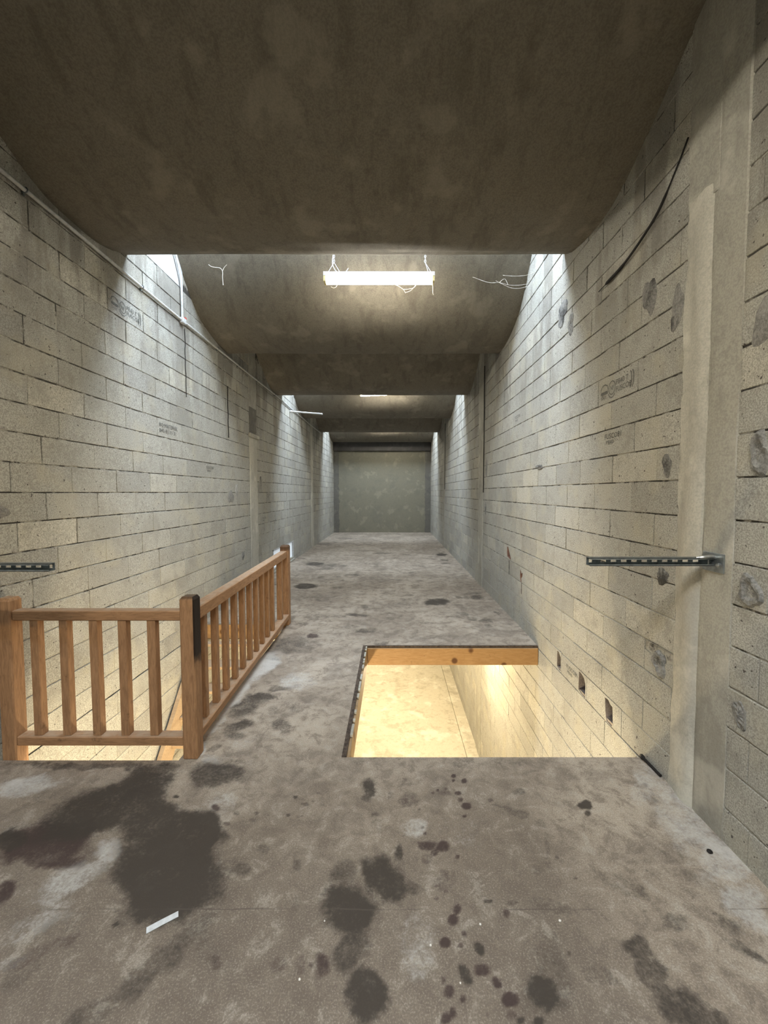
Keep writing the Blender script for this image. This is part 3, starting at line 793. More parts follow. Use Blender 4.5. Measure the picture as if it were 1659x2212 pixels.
def build_wall(name, X, s, rows, zmax_block, cols, openings, holes):
    """rows: (z_bottom, phase); cols: (y0,y1) plain column strips; openings: (y0,y1,z0,z1); holes: dicts"""
    wall = empty(name, (X, 0, 0)); tag(wall, kind='structure')
    # mortar bed
    cuts = [o for o in openings] + [(h['y'] - h['ry'] - .012, h['y'] + h['ry'] + .012, h['z'] - h['rz'] - .012, h['z'] + h['rz'] + .012) for h in holes]
    v, f = [], []
    for (a, b, c_, d) in rect_minus((Y0, Y1 + .1, LOW, TOP + .2), cuts):
        i = len(v); v += [(0, a, c_), (0, b, c_), (0, b, d), (0, a, d)]; f.append((i, i + 1, i + 2, i + 3) if s > 0 else (i + 3, i + 2, i + 1, i))
    bed = mesh_obj('mortar_bed', v, f, M['mortar'], wall)
    bm = bmesh.new()
    add_box(bm, (-s * .22 - .04, Y0 - .1, LOW - .2), (-s * .22 + .04, Y1 + .3, TOP + .25))
    bm_obj('outer_leaf', bm, M['edge'], wall)
    blocks = []
    for (zb, ph) in rows:
        if zb > zmax_block - .05 or zb < LOW - .19: continue
        n0 = int(math.floor((Y0 - ph) / .5))
        y = ph + n0 * .5
        while y < Y1:
            jit = random.gauss(0, .0015)
            pieces = [(y + jit, y + .5 + jit)]
            for (c0, c1) in cols + [(o[0], o[1]) for o in openings if zb + .1 > o[2] and zb + .1 < o[3]]:
                new = []
                for (a, b) in pieces:
                    if b <= c0 or a >= c1: new.append((a, b)); continue
                    if a < c0: new.append((a, c0))
                    if b > c1: new.append((c1, b))
                pieces = new
            for (a, b) in pieces:
                b = min(b, Y1)
                if b - a > .02: blocks.append((a, b, zb, zb + .2))
            y += .5
    def area(bk):
        a, b, c_, d = bk
        yc, zc = (a + b) / 2, (c_ + d) / 2
        P = [proj(X, max(a, .3), c_), proj(X, b, c_), proj(X, b, d), proj(X, max(a, .3), d)]
        if b < .6 or None in P: return 0
        if not any(-60 < p[0] < 1720 and -60 < p[1] < 2270 for p in P): return 0
        # hidden by the slab: lower courses show only through the openings
        if zc < -.15:
            op = STAIR if s > 0 else HATCH
            t = 1.7 / (1.7 - zc)
            hy, hx = yc * t, X * t
            if not (op[2] < hy < op[3]): return 0
        xs = [p[0] for p in P]; A = 0
        for i in range(4):
            A += P[i][0] * P[(i + 1) % 4][1] - P[(i + 1) % 4][0] * P[i][1]
        return abs(A) / 2
    blocks.sort(key=area, reverse=True)
    rest_v, rest_f, rest_s = [], [], []
    cnt = 0
    for bk in blocks:
        a, b, c_, d = bk
        yc, zc, hw = (a + b) / 2, (c_ + d) / 2, (b - a) / 2
        h = [h for h in holes if a < h['y'] < b and c_ - .01 < h['z'] < d + .01]
        if h:
            h = h[0]
            # clamp the ragged outline inside the face
            poly = [(max(a + .012 - h['y'], min(b - .012 - h['y'], p[0])), max(c_ + .008 - h['z'], min(d - .008 - h['z'], p[1]))) for p in h['poly']]
            o = hole_block(0, s, yc, zc, hw - .0018, HH, h['y'], h['z'], poly, h.get('depth', .13), h['mat'], wall)
            continue
        k = random.randrange(len(GEO))
        tilt = random.gauss(0, .0012)
        off = random.gauss(0, .0012)
        if cnt < 296 and area(bk) > 40:
            o = bpy.data.objects.new('block', VAR[s][k])
            o.location = (off, yc, zc)
            o.scale = (1, (hw - .0018) / HW, 1)
            o.rotation_euler = (0, random.gauss(0, .003), random.gauss(0, .0025))
            link(o, wall); cnt += 1
        else:
            vv, ff = side_mesh(s, GEO[k])
            i = len(rest_v)
            sc_ = (hw - .0018) / HW
            rest_v += [(x + off, yc + y_ * sc_, zc + z_) for x, y_, z_ in vv]
            rest_f += [tuple(q_ + i for q_ in fc) for fc in ff]
            r = random.random(); rest_s += [r] * len(vv)
    o = mesh_obj('far_blocks', rest_v, rest_f, M['block_joined'], wall)
    at = o.data.attributes.new('shade', 'FLOAT', 'POINT'); at.data.foreach_set('value', rest_s)
    tag(o, kind='stuff')
    return wall

def rag(ry, rz, n=14, j=.14, shape='rect', seed=0):
    rr = random.Random(seed); out = []
    for k in range(n):
        a = 2 * math.pi * k / n
        c_, s_ = math.cos(a), math.sin(a)
        m = max(abs(c_), abs(s_)) if shape == 'rect' else 1
        e = 1 - rr.random() * j
        out.append((ry * c_ / m * e, rz * s_ / m * e))
    return out

# left wall courses: joints at z = .1 + .2k
phL = {9: .23, 11: .45, 13: .14, 15: .37, 17: .11, 19: .35, 21: .01, 23: .26, 25: .02, 27: .25, 29: .02, 31: .30, 33: .07, 35: .32, 37: .08, 39: .33}
rowsL = []
for k in range(-17, 20):
    z10 = 1 + 2 * k
    rowsL.append((z10 / 10, phL.get(z10, .0 + .25 * (k % 2) + random.uniform(-.03, .03))))
PANEL = (8.25, 9.98, 0.0, .5)
wall_left = build_wall('wall_left', XL, 1, rowsL, 4.12, [(7.0, 7.34), (12.2, 12.5)], [PANEL], [])
rowsR = []
for k in range(-24, 18):
    zb = 1.57 + .2 * (k - 1)
    rowsR.append((zb, {8: .30, 7: .14, 6: .39, 5: .16, 4: .47, 3: .18, 2: .44, 1: .19, 0: .45, -1: .19, -2: .45, -3: .22, -4: .005, -5: .25, -6: .005, -7: .235, -8: .45}.get(k, (.14 if k % 2 else .40) + random.uniform(-.02, .02))))
BR = M['brick']; PK = M['pocket']
holesR = [
    dict(y=3.78, z=.07, ry=.055, rz=.085, poly=[(.05, -.07), (.05, .085), (.02, .085), (-.03, .05), (-.055, .04), (-.055, -.085), (0, -.085)], mat=PK, depth=.11),
    dict(y=3.32, z=.065, ry=.06, rz=.09, poly=[(.06, -.07), (.055, .09), (.01, .088), (-.035, .07), (-.06, .03), (-.06, -.09), (0, -.085)], mat=PK, depth=.13),
    dict(y=2.90, z=.06, ry=.06, rz=.09, poly=[(.035, -.05), (.045, 0), (.05, .05), (.055, .085), (.01, .09), (-.02, .07), (-.05, .065), (-.055, 0), (-.06, -.06), (-.045, -.088), (.02, -.08)], mat=PK, depth=.13),
    dict(y=2.375, z=.655, ry=.03, rz=.06, poly=[(.02, .055), (.028, .03), (.0, .01), (-.005, -.02), (-.03, -.055), (-.012, -.06), (.012, -.03), (.016, .0), (.004, .02)][::-1], mat=PK, depth=.09),
    dict(y=5.50, z=.865, ry=.10, rz=.085, poly=[(.07, .07), (.04, .085), (-.10, -.06), (-.10, -.085), (.06, -.06), (.075, 0)], mat=BR, depth=.10),
    dict(y=4.99, z=.655, ry=.09, rz=.09, poly=[(.09, .08), (-.05, .03), (-.085, .05), (-.08, .0), (-.04, -.03), (-.055, -.085), (-.02, -.09), (.0, -.03), (.06, .0)], mat=BR, depth=.09),
]
wall_right = build_wall('wall_right', XR, -1, rowsR, TOP, [(1.88, 2.24), (7.12, 7.45), (12.3, 12.6)], [], holesR)
# narrow slots broken below the two red-brown holes
for (y, z0, z1, w, m) in [(5.47, .56, .76, .02, M['black']), (4.93, .43, .58, .035, PK)]:
    bm = bmesh.new()
    n = 7
    L_, R_ = [], []
    for k in range(n):
        zz_ = z0 + (z1 - z0) * k / (n - 1)
        L_.append(bm.verts.new((-PROUD - .0012, y - w / 2 + random.gauss(0, .005), zz_)))
        R_.append(bm.verts.new((-PROUD - .0012, y + w / 2 + random.gauss(0, .005), zz_)))
    for k in range(n - 1): bm.faces.new((L_[k], L_[k + 1], R_[k + 1], R_[k]))
    bm_obj('broken_slot', bm, m, wall_right)

# smooth render above the left block wall in the roof slots
bm = bmesh.new()
for Y in LIPS:
    add_box(bm, (.0, Y + .002, 4.11), (.004, Y + .99, TOP))
bm_obj('upstand_render', bm, M['smooth'], wall_left)

# cast columns in the walls
def column(wall, s, prof, z0, z1, mat, name='concrete_column', jit=.004, nz=46, seed=1):
    rr = random.Random(seed)
    v, f = [], []
    n = len(prof)
    walk = [0] * n
    for i in range(nz + 1):
        z = z0 + (z1 - z0) * i / nz
        for k, (y, w) in enumerate(prof):
            walk[k] = walk[k] * .75 + rr.gauss(0, jit)
            edge = k in (0, n - 1)
            v.append((s * (w + (0 if edge else walk[k] * .35)), y + walk[k] * (1.0 if edge else .7), z))
    for i in range(nz):
        for k in range(n - 1):
            a = i * n + k
            q_ = (a, a + 1, a + n + 1, a + n)
            f.append(q_ if s < 0 else q_[::-1])
    return mesh_obj(name, v, f, mat, wall, smooth=True)
column(wall_right, -1, [(1.868, -.01), (1.872, .010), (1.93, .012), (1.99, .011), (2.04, .010), (2.062, .004), (2.075, .003)], LOW, 5.0, M['plaster'], seed=3)
column(wall_right, -1, [(2.042, -.01), (2.055, -.002), (2.068, .000), (2.078, .016), (2.10, .024), (2.13, .026), (2.16, .023), (2.19, .015), (2.225, .0085), (2.25, .007), (2.26, -.01)], LOW, 3.25, M['ridge'], 'mortar_ridge', .004, 110, 4)
column(wall_right, -1, [(2.035, -.01), (2.04, .010), (2.15, .011), (2.245, .010), (2.25, -.01)], 3.2, 5.0, M['plaster'], seed=5)
column(wall_right, -1, [(7.10, -.01), (7.11, .014), (7.28, .018), (7.46, .014), (7.47, -.01)], LOW, 4.3, M['plaster'], seed=6)
column(wall_right, -1, [(12.28, -.01), (12.29, .012), (12.61, .012), (12.62, -.01)], LOW, 4.3, M['plaster'], seed=7)
column(wall_left, 1, [(6.98, -.01), (6.99, .012), (7.1, .018), (7.25, .016), (7.35, .012), (7.36, -.01)], LOW, 2.72, M['ridge'], seed=8)
column(wall_left, 1, [(6.98, -.01), (6.99, .010), (7.35, .010), (7.36, -.01)], 2.72, 3.2, M['endcol'], seed=9)
column(wall_left, 1, [(6.98, -.01), (6.99, .012), (7.35, .012), (7.36, -.01)], 3.2, 4.4, M['plaster'], seed=19)
column(wall_left, 1, [(12.18, -.01), (12.19, .012), (12.51, .012), (12.52, -.01)], LOW, 4.3, M['ridge'], seed=10)
bm = bmesh.new(); add_box(bm, (0, 6.94, 2.67), (.05, 7.40, 2.74), .012)
bm_obj('column_ledge', bm, M['plaster'], wall_left, True)
# black gap along the foot of column and wall
# cement daubs smeared on the blocks
def daub(wall, s, y, z, ry, rz, seed, mat=None, ring=False):
    rr = random.Random(seed)
    nr, na = 5, 22
    v = [(s * (PROUD + (.002 if ring else .007)), y, z)]
    ph = [rr.uniform(0, 6.28) for _ in range(5)]
    for i in range(1, nr + 1):
        for k in range(na):
            a = 2 * math.pi * k / na
            e = 1 + .16 * math.sin(2 * a + ph[0]) + .12 * math.sin(3 * a + ph[1]) + .08 * math.sin(5 * a + ph[2]) + rr.gauss(0, .03)
            t_ = i / nr
            hgt = (.006 * (1 - t_ ** 2) + rr.uniform(0, .006)) if not ring else (.016 * math.exp(-((t_ - .7) / .2) ** 2) + rr.uniform(0, .004))
            if i == nr: hgt = -.003
            v.append((s * (PROUD + hgt), y + ry * t_ * e * math.cos(a), z + rz * t_ * e * math.sin(a)))
    f = [(0, 1 + k, 1 + (k + 1) % na) for k in range(na)]
    for i in range(nr - 1):
        for k in range(na):
            a = 1 + i * na + k; b = 1 + i * na + (k + 1) % na
            f.append((a, a + na, b + na, b))
    if s < 0: f = [tuple(reversed(x)) for x in f]
    return mesh_obj('cement_daub', v, f, mat or M['daub'], wall, smooth=False)
for i, (y, z, ry, rz, ring) in enumerate([(1.755, 1.87, .055, .095, 1), (1.775, 1.255, .055, .09, 1), (1.80, .67, .045, .07, 0), (2.35, 1.86, .045, .075, 0),
        (2.36, 1.20, .06, .05, 0), (3.87, 3.40, .10, .15, 0), (3.68, 3.22, .07, .10, 0), (2.31, 2.75, .055, .12, 0), (2.56, 2.93, .07, .13, 0),
        (6.87, 2.1, .07, .15, 0), (6.9, 1.42, .05, .12, 0), (4.4, 1.98, .12, .03, 0), (2.36, .665, .055, .085, 1), (1.76, 2.45, .07, .10, 0)]):
    daub(wall_right, -1, y, z, ry, rz, i + 20, ring=bool(ring))
for i, (y, z, ry, rz) in enumerate([(2.52, 1.58, .07, .05), (6.15, 1.63, .10, .11), (6.38, 1.72, .06, .13), (7.55, 1.9, .05, .12), (6.6, .65, .06, .07)]):
    daub(wall_left, 1, y, z, ry, rz, i + 50)

# printed maker's stamps on some blocks
def text_geo(txt, size):
    cu = bpy.data.curves.new('t', 'FONT'); cu.body = txt; cu.size = size; cu.resolution_u = 2
    o = bpy.data.objects.new('t', cu); COL.objects.link(o)
    dg = bpy.context.evaluated_depsgraph_get(); dg.update()
    me = o.evaluated_get(dg).to_mesh()
    v = [tuple(p.co) for p in me.vertices]; f = [tuple(p.vertices) for p in me.polygons]
    o.evaluated_get(dg).to_mesh_clear()
    bpy.data.objects.remove(o); bpy.data.curves.remove(cu)
    return v, f
def strip(pts, w):
    v, f = [], []
    for i, (x, y) in enumerate(pts):
        a = pts[max(i - 1, 0)]; b = pts[min(i + 1, len(pts) - 1)]
        dx, dy = b[0] - a[0], b[1] - a[1]; l = math.hypot(dx, dy) or 1
        nx_, ny_ = -dy / l * w / 2, dx / l * w / 2
        v += [(x + nx_, y + ny_), (x - nx_, y - ny_)]
    for i in range(len(pts) - 1): f.append((2 * i, 2 * i + 1, 2 * i + 3, 2 * i + 2))
    return v, f
def arc(cx_, cy_, rx, ry, a0, a1, n=16):
    return [(cx_ + rx * math.cos(R(a0 + (a1 - a0) * k / n)), cy_ + ry * math.sin(R(a0 + (a1 - a0) * k / n))) for k in range(n + 1)]
def stamp(wall, s, y, z, parts):
    """origin at lower left corner of the print as read"""
    V, Fc = [], []
    for (kind, *a) in parts:
        if kind == 'text':
            txt, x0, y0, size, wx = a
            v, f = text_geo(txt, size); v = [(x0 + p[0] * wx, y0 + p[1]) for p in v]
        else:
            v, f = strip(*a)
        i = len(V)
        for (u, w_) in [(p[0], p[1]) for p in v]:
            V.append((s * (PROUD + .0035), y + s * u, z + w_))
        Fc += [tuple(q_ + i for q_ in x) for x in f]
    return mesh_obj('block_stamp', V, Fc, M['ink'], wall)
logo = [('s', arc(.06, .075, .05, .045, 0, 180), .006), ('s', [(.012, .058), (.108, .058)], .022), ('text', 'SAI1', .012, .012, .035, 1.2),
        ('s', arc(.165, .075, .042, .048, 0, 360, 24), .006), ('s', arc(.165, .062, .05, .058, 200, 320, 10), .006), ('text', 'NF', .142, .058, .046, .85),
        ('text', 'PB40 T', .215, .082, .052, 1.0), ('text', 'FUSCO8', .215, .030, .054, .95),
        ('s', arc(.385, .075, .018, .06, -75, 75, 10), .007), ('s', arc(.41, .075, .018, .06, -75, 75, 10), .007)]
stamp(wall_right, -1, 3.13, 2.395, logo)
stamp(wall_left, 1, 3.60, 3.33, logo)
two = [('text', 'BO MATERIEL', 0, .06, .06, 1.0), ('text', 'B40 81 11 31', 0, .0, .06, 1.05)]
stamp(wall_left, 1, 4.29, 2.35, two)
small = [('text', 'FUSCO81', 0, .04, .055, 1.0), ('text', 'PB40', .02, 0, .04, 1.3)]
stamp(wall_left, 1, 5.35, 1.98, small); stamp(wall_left, 1, 7.9, 1.60, small); stamp(wall_left, 1, 8.3, 1.05, small)
stamp(wall_left, 1, 7.6, 1.15, small); stamp(wall_right, -1, 5.3, 2.62, small); stamp(wall_right, -1, 3.05, 2.06, small)
stamp(wall_right, -1, 8.7, 1.44, small); stamp(wall_right, -1, 3.62, .04, small); stamp(wall_right, -1, 9.0, 2.6, small)

# ------------------------------------------------------------------ end walls
bm = bmesh.new(); add_box(bm, (XL - .3, Y1, LOW - .2), (XR + .3, Y1 + .15, TOP + .25))
we = tag(bm_obj('wall_end', bm, M['end']), kind='structure')
rr = random.Random(4)
for (x0, x1, sd) in ((XL + .01, XL + .22, 1), (XR - .24, XR - .01, -1)):
    bm = bmesh.new(); n = 40
    prev = None
    for k in range(n + 1):
        z = 3.46 * k / n
        e = rr.gauss(0, .018) if z < 2.0 else rr.gauss(0, .005)
        a, b = (x0, x1 + e) if sd > 0 else (x0 + e, x1)
        row = [bm.verts.new((a, Y1, z)), bm.verts.new((a, Y1 - .03, z)), bm.verts.new((b, Y1 - .03, z)), bm.verts.new((b, Y1, z))]
        if prev:
            for i in range(3): bm.faces.new((prev[i], prev[i + 1], row[i + 1], row[i]))
        prev = row
    bm_obj('corner_column', bm, M['endcol'], we)
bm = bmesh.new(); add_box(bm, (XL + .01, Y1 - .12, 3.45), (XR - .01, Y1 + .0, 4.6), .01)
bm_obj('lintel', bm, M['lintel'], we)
bm = bmesh.new(); add_box(bm, (XL - .3, Y0 - .15, LOW - .2), (XR + .3, Y0, TOP + .25))
tag(bm_obj('wall_back', bm, M['end']), kind='structure')

# ------------------------------------------------------------------ roof shells
ceiling = empty('ceiling'); tag(ceiling, kind='structure')
def catmull2(pts, n=5):
    return [(p.x, p.y) for p in smooth_path([(a, b, 0) for a, b in pts], n)]
def shell(Yo, curve, top, seed):
    rr = random.Random(seed)
    prof = [(y + Yo, z) for y, z in curve]
    nx_ = 24
    loop = prof + [(y + Yo, z) for y, z in top]
    n = len(loop); v, f = [], []
    for i in range(nx_ + 1):
        x = XL - .0 + (XR - XL) * i / nx_
        for k, (y, z) in enumerate(loop):
            w = .004 * math.sin(x * 2.1 + k * .4 + seed) + rr.gauss(0, .0008)
            v.append((x, y, z + (w if k < len(prof) else 0)))
    for i in range(nx_):
        for k in range(n):
            a = i * n + k; b = i * n + (k + 1) % n
            f.append((a, b, b + n, a + n))
    f.append(tuple(range(n))[::-1]); f.append(tuple(range(nx_ * n, nx_ * n + n)))
    bm = bmesh.new()
    me = bpy.data.meshes.new('x'); me.from_pydata(v, [], f); bm.from_mesh(me); bpy.data.meshes.remove(me)
    return bm_obj('roof_shell', bm, M['ceiling'], ceiling, True)
A_curve = catmull2([(0, 3.985), (-.01, 3.945), (-.05, 3.915), (-.14, 3.88), (-.25, 3.845), (-.45, 3.805), (-.70, 3.80), (-.92, 3.83), (-1.2, 3.95), (-1.5, 4.12), (-1.8, 4.28), (-2.2, 4.43), (-2.6, 4.5), (-2.88, 4.52)])
B_curve = catmull2([(.62, 5.0), (.70, 4.78), (.80, 4.58), (.92, 4.40), (1.07, 4.22), (1.24, 4.06), (1.42, 3.95), (1.66, 3.865), (1.95, 3.815), (2.2, 3.80), (2.31, 3.815), (2.34, 3.85)])
for i, Y in enumerate(LIPS):
    shell(Y, A_curve, [(-2.88, TOP + .1), (0, TOP + .1)], i)
    if i < 3: shell(Y, B_curve, [(2.34, TOP + .1), (.62, TOP + .1)], i + 10)
    else: shell(Y, B_curve, [(2.34, TOP + .1), (.62, TOP + .1)], i + 10)
# slab strips closing the roof between shells
bm = bmesh.new()
for Y in LIPS:
    add_box(bm, (XL - .25, Y + .62, TOP + .1), (XR + .25, Y + 5.3 if Y < 14 else Y1 + .2, TOP + .2))
add_box(bm, (XL - .25, Y0 - .1, TOP + .1), (XR + .25, LIPS[0], TOP + .2))
add_box(bm, (XL - .25, Y0 - .1, 4.6), (XR + .25, LIPS[0] - 1.0, TOP + .1))
bm_obj('roof_slab', bm, M['ceiling'], ceiling)

# ------------------------------------------------------------------ low panel in the left wall
win = empty('window_1', (XL, 8.7, 0)); tag(win, kind='structure')
y0, y1, z0, z1 = PANEL[0] - 8.7, PANEL[1] - 8.7, PANEL[2], PANEL[3]
bm = bmesh.new(); add_box(bm, (-.045, y0, z0), (-.03, y1, z1)); bm_obj('pane', bm, M['pane'], win)
bm = bmesh.new()
add_box(bm, (-.06, y0, z1 - .03), (.008, y1, z1)); add_box(bm, (-.06, y1 - .04, z0), (.008, y1, z1)); add_box(bm, (-.06, y0, z0), (.008, y0 + .04, z1))
bm_obj('window_frame', bm, M['pvc'], win)
bm = bmesh.new(); add_box(bm, (-.06, y0, z0), (.03, y1 + .05, z0 + .045), .006); bm_obj('window_sill', bm, M['plaster'], win)

# ------------------------------------------------------------------ hatch lining
hl = empty('hatch_lining', (0, 3.4, 0))
tag(hl, 'orange pine boards and dark metal angle lining the square floor hatch', 'hatch frame')
hx0, hx1, hy0, hy1 = HATCH
oy = -3.4
bm = bmesh.new(); add_box(bm, (hx0 + .032, hy1 - .028 + oy, -.205), (hx1 - .012, hy1 - .002 + oy, -.018), .003)
tag(bm_obj('far_board', bm, M['board'], hl), 'knotty orange board facing the viewer across the hatch')
M['board_y'] = wood_mat('pine_board_side', (.30, .20, .10), (.24, .15, .07), (4, .7, 4), .3, True).m
bm = bmesh.new(); add_box(bm, (hx0 + .004, hy0 + .002 + oy, -.205), (hx0 + .030, hy1 - .03 + oy, -.018), .003)
bm_obj('side_board', bm, M['board_y'], hl)
bm = bmesh.new()
add_box(bm, (hx0 - .016, hy1 - .012 + oy, -.014), (hx1 - .012, hy1 + .012 + oy, .004)); bm_obj('metal_angle', bm, M['angle'], hl)
bm = bmesh.new()
add_box(bm, (hx0 - .018, hy0 + oy, -.014), (hx0 + .012, hy1 - .012 + oy, .004)); bm_obj('metal_angle', bm, M['angle'], hl)
bm = bmesh.new()
rr = random.Random(9)
for k in range(26):
    y = hy0 + .05 + rr.random() * (hy1 - hy0 - .1)
    add_box(bm, (hx0 + .013, y + oy, -.012), (hx0 + .03, y + .03 + rr.random() * .05 + oy, .001 + rr.random() * .006))
tag(bm_obj('mortar_crumbs', bm, M['plaster'], hl), kind='stuff')

# ------------------------------------------------------------------ wooden railing
rail = empty('wooden_railing', (-1.29, 2.495, 0))
tag(rail, 'brown wooden railing with square balusters turning a corner round the stair opening', 'railing')
ox, oyy = 1.29, -2.495
def post(x0, x1, y0, y1, z0, z1, mat, name='post'):
    bm = bmesh.new()
    vs = add_box(bm, (x0 + ox, y0 + oyy, z0), (x1 + ox, y1 + oyy, z1), .007)
    tv = [v for v in bm.verts if v.co.z > z1 - .001]
    for v in tv:     # pared top
        v.co.x += (-.006 if v.co.x > (x0 + x1) / 2 + ox else .006)
        v.co.y += (-.006 if v.co.y > (y0 + y1) / 2 + oyy else .006)
    for v in [v for v in bm.verts if z1 - .012 < v.co.z <= z1 - .001]: v.co.z -= .012
    return bm_obj(name, bm, mat, rail)
post(-1.335, -1.243, 2.455, 2.545, 0, 1.047, M['wood_corner'])
post(XL + .012, -2.395, 2.455, 2.545, -.19, 1.037, M['wood_z'])
post(-1.43, -1.325, 5.02, 5.12, 0, 1.03, M['wood_far'])
# far half post beside it
bm = bmesh.new(); add_box(bm, (-1.415 + ox, 4.80 + oyy, .145), (-1.352 + ox, 4.86 + oyy, .87), .004); bm_obj('baluster', bm, M['wood_z'], rail)
bm = bmesh.new(); add_box(bm, (-2.395 + ox, 2.467 + oyy, .893), (-1.335 + ox, 2.533 + oyy, .958), .006); bm_obj('top_rail', bm, M['wood_x'], rail)
bm = bmesh.new(); add_box(bm, (-2.395 + ox, 2.462 + oyy, .085), (-1.335 + ox, 2.538 + oyy, .145), .006); bm_obj('bottom_rail', bm, M['wood_x'], rail)
for i, px in enumerate((74, 137, 202, 264, 327)):
    x = (px - 848) / 860 * 2.52 + (.0)
    w = .026
    bm = bmesh.new(); add_box(bm, (x - w + ox, 2.475 + oyy, .145), (x + w + ox, 2.525 + oyy, .893), .003,
                              rot=Matrix.Rotation(random.gauss(0, .004), 3, 'Y'), pivot=(x + ox, 2.5 + oyy, .5))
    bm_obj('baluster', bm, M['wood_z'], rail)
def slant(name, z0, z1, w, ya, yb, xa, xb, mat):
    v = []
    for (x, y) in ((xa, ya), (xb, yb)):
        for dx, z in ((-w / 2, z0), (w / 2, z0), (w / 2, z1), (-w / 2, z1)): v.append((x + dx + ox, y + oyy, z))
    bm = bmesh.new(); vs = [bm.verts.new(p_) for p_ in v]
    for q_ in ((0, 1, 2, 3), (7, 6, 5, 4), (0, 4, 5, 1), (1, 5, 6, 2), (2, 6, 7, 3), (3, 7, 4, 0)): bm.faces.new([vs[k] for k in q_])
    bmesh.ops.bevel(bm, geom=list(bm.edges), offset=.005, segments=1, affect='EDGES')
    return bm_obj(name, bm, mat, rail)
slant('top_rail', .875, .958, .085, 2.547, 5.02, -1.300, -1.385, M['wood_y'])
slant('bottom_rail', .085, .145, .095, 2.547, 5.02, -1.300, -1.370, M['wood_y'])
for k in range(10):
    y = 2.70 + .191 * k
    x = -1.30 - .028 * (y - 2.5)
    bm = bmesh.new(); add_box(bm, (x - .022 + ox, y - .022 + oyy, .145), (x + .022 + ox, y + .022 + oyy, .875), .003,
                              rot=Matrix.Rotation(random.gauss(0, .005), 3, 'X'), pivot=(x + ox, y + oyy, .5))
    bm_obj('baluster', bm, M['wood_z'], rail)

# ------------------------------------------------------------------ staircase
stair = empty('wooden_staircase', (-1.9, 5.05, -3.2))
tag(stair, 'steep open-tread wooden staircase going down through the floor behind the railing', 'staircase')
sx, sy, sz = 1.9, -5.05, 3.2
G, RI = .178, .215
def stringer(x0, x1):
    top = [(5.05, .0), (5.05, -.36)]
    yb = 5.05 - (3.19) * G / RI
    pts = [(5.05, -.02), (5.05 - .10, -.05), (yb - .06, LOW + .16), (yb - .06, LOW + .005), (yb + .16, LOW + .005), (5.05, -.30)]
    bm = bmesh.new()
    a = [bm.verts.new((x0 + sx, y + sy, z + sz)) for y, z in pts]; b = [bm.verts.new((x1 + sx, y + sy, z + sz)) for y, z in pts]
    n = len(pts)
    bm.faces.new(a); bm.faces.new(b[::-1])
    for k in range(n): bm.faces.new((a[k], b[k], b[(k + 1) % n], a[(k + 1) % n]))
    bm_obj('stringer', bm, M['stair'], stair)
stringer(-2.47, -2.425)
stringer(-1.44, -1.395)
for k in range(1, 15):
    yf = 5.126 - G * k; z = -RI * k
    bm = bmesh.new(); add_box(bm, (-2.425 + sx, yf + sy, z - .035 + sz), (-1.44 + sx, min(yf + .22, 5.052) + sy, z + sz), .004)
    bm_obj('tread', bm, M['stair'], stair)
bm = bmesh.new(); add_box(bm, (-2.40 + sx, 5.056 + sy, -.185 + sz), (-1.375 + sx, 5.078 + sy, -.004 + sz), .003)
tag(bm_obj('header_board', bm, M['board'], stair), 'orange header board under the top landing edge')

# ------------------------------------------------------------------ wall brackets (slotted channel arms)
def bracket(Xw, s, y, z, length, label, ang=0):
    o = empty('cantilever_bracket', (Xw, y, z))
    tag(o, label, 'bracket', 'slotted steel bracket arms')
    H, D, th = .041, .041, .0025
    # web with slots, at the far side of the channel
    L0, L1 = .01, length
    slots = []
    k = 0
    pitch = .052
    x = L1 - .085
    while x > L0 + .06:
        slots.append((x - .014, x + .014, -.0065, .0065)); x -= pitch
    slots.append((L1 - .028, L1 - .012, -.009, .009))
    bm = bmesh.new()
    for (a, b, c_, d) in rect_minus((L0, L1, -H / 2, H / 2), slots):
        add_box(bm, (s * a if s > 0 else -b, D / 2 - th, c_), (s * b if s > 0 else -a, D / 2, d))
    bm_obj('slotted_web', bm, M['dark_steel'], o)
    bm = bmesh.new()
    lo, hi = (L0, L1) if s > 0 else (-L1, -L0)
    add_box(bm, (lo, -D / 2, H / 2 - th), (hi, D / 2, H / 2)); add_box(bm, (lo, -D / 2, -H / 2), (hi, D / 2, -H / 2 + th))
    add_box(bm, (lo, -D / 2, H / 2 - .009), (hi, -D / 2 + th, H / 2)); add_box(bm, (lo, -D / 2, -H / 2), (hi, -D / 2 + th, -H / 2 + .009))
    bm_obj('channel_flanges', bm, M['steel'], o)
    bm = bmesh.new()
    add_box(bm, (0 if s > 0 else -.006, -.075, -.05), (.006 if s > 0 else 0, .06, .045), .002); bm_obj('wall_plate', bm, M['steel'], o)
    bm = bmesh.new()
    add_tube(bm, smooth_path([(s * .004, -.026, .024), (s * .03, -.026, .029), (s * .07, -.02, .024), (s * .09, -.01, .021)], 3), [.008] * 3 + [.009] * 4 + [.005] * 3, 8)
    bm_obj('weld_bead', bm, M['weld'], o, True)
    bm = bmesh.new()
    add_tube(bm, [(s * .006, -.052, -.01), (s * .018, -.052, -.01)], .011, 6); add_tube(bm, [(s * .018, -.052, -.01), (s * .026, -.052, -.01)], .005, 8)
    bm_obj('bolt', bm, M['weld'], o)
    return o
bracket(XR - .0125, -1, 1.985, 1.355, .625, 'slotted steel bracket arm fixed to the right wall beside the pale column')
bracket(XL + .0085, 1, 2.03, 1.318, .74, 'slotted steel bracket arm above the near railing at the left wall')

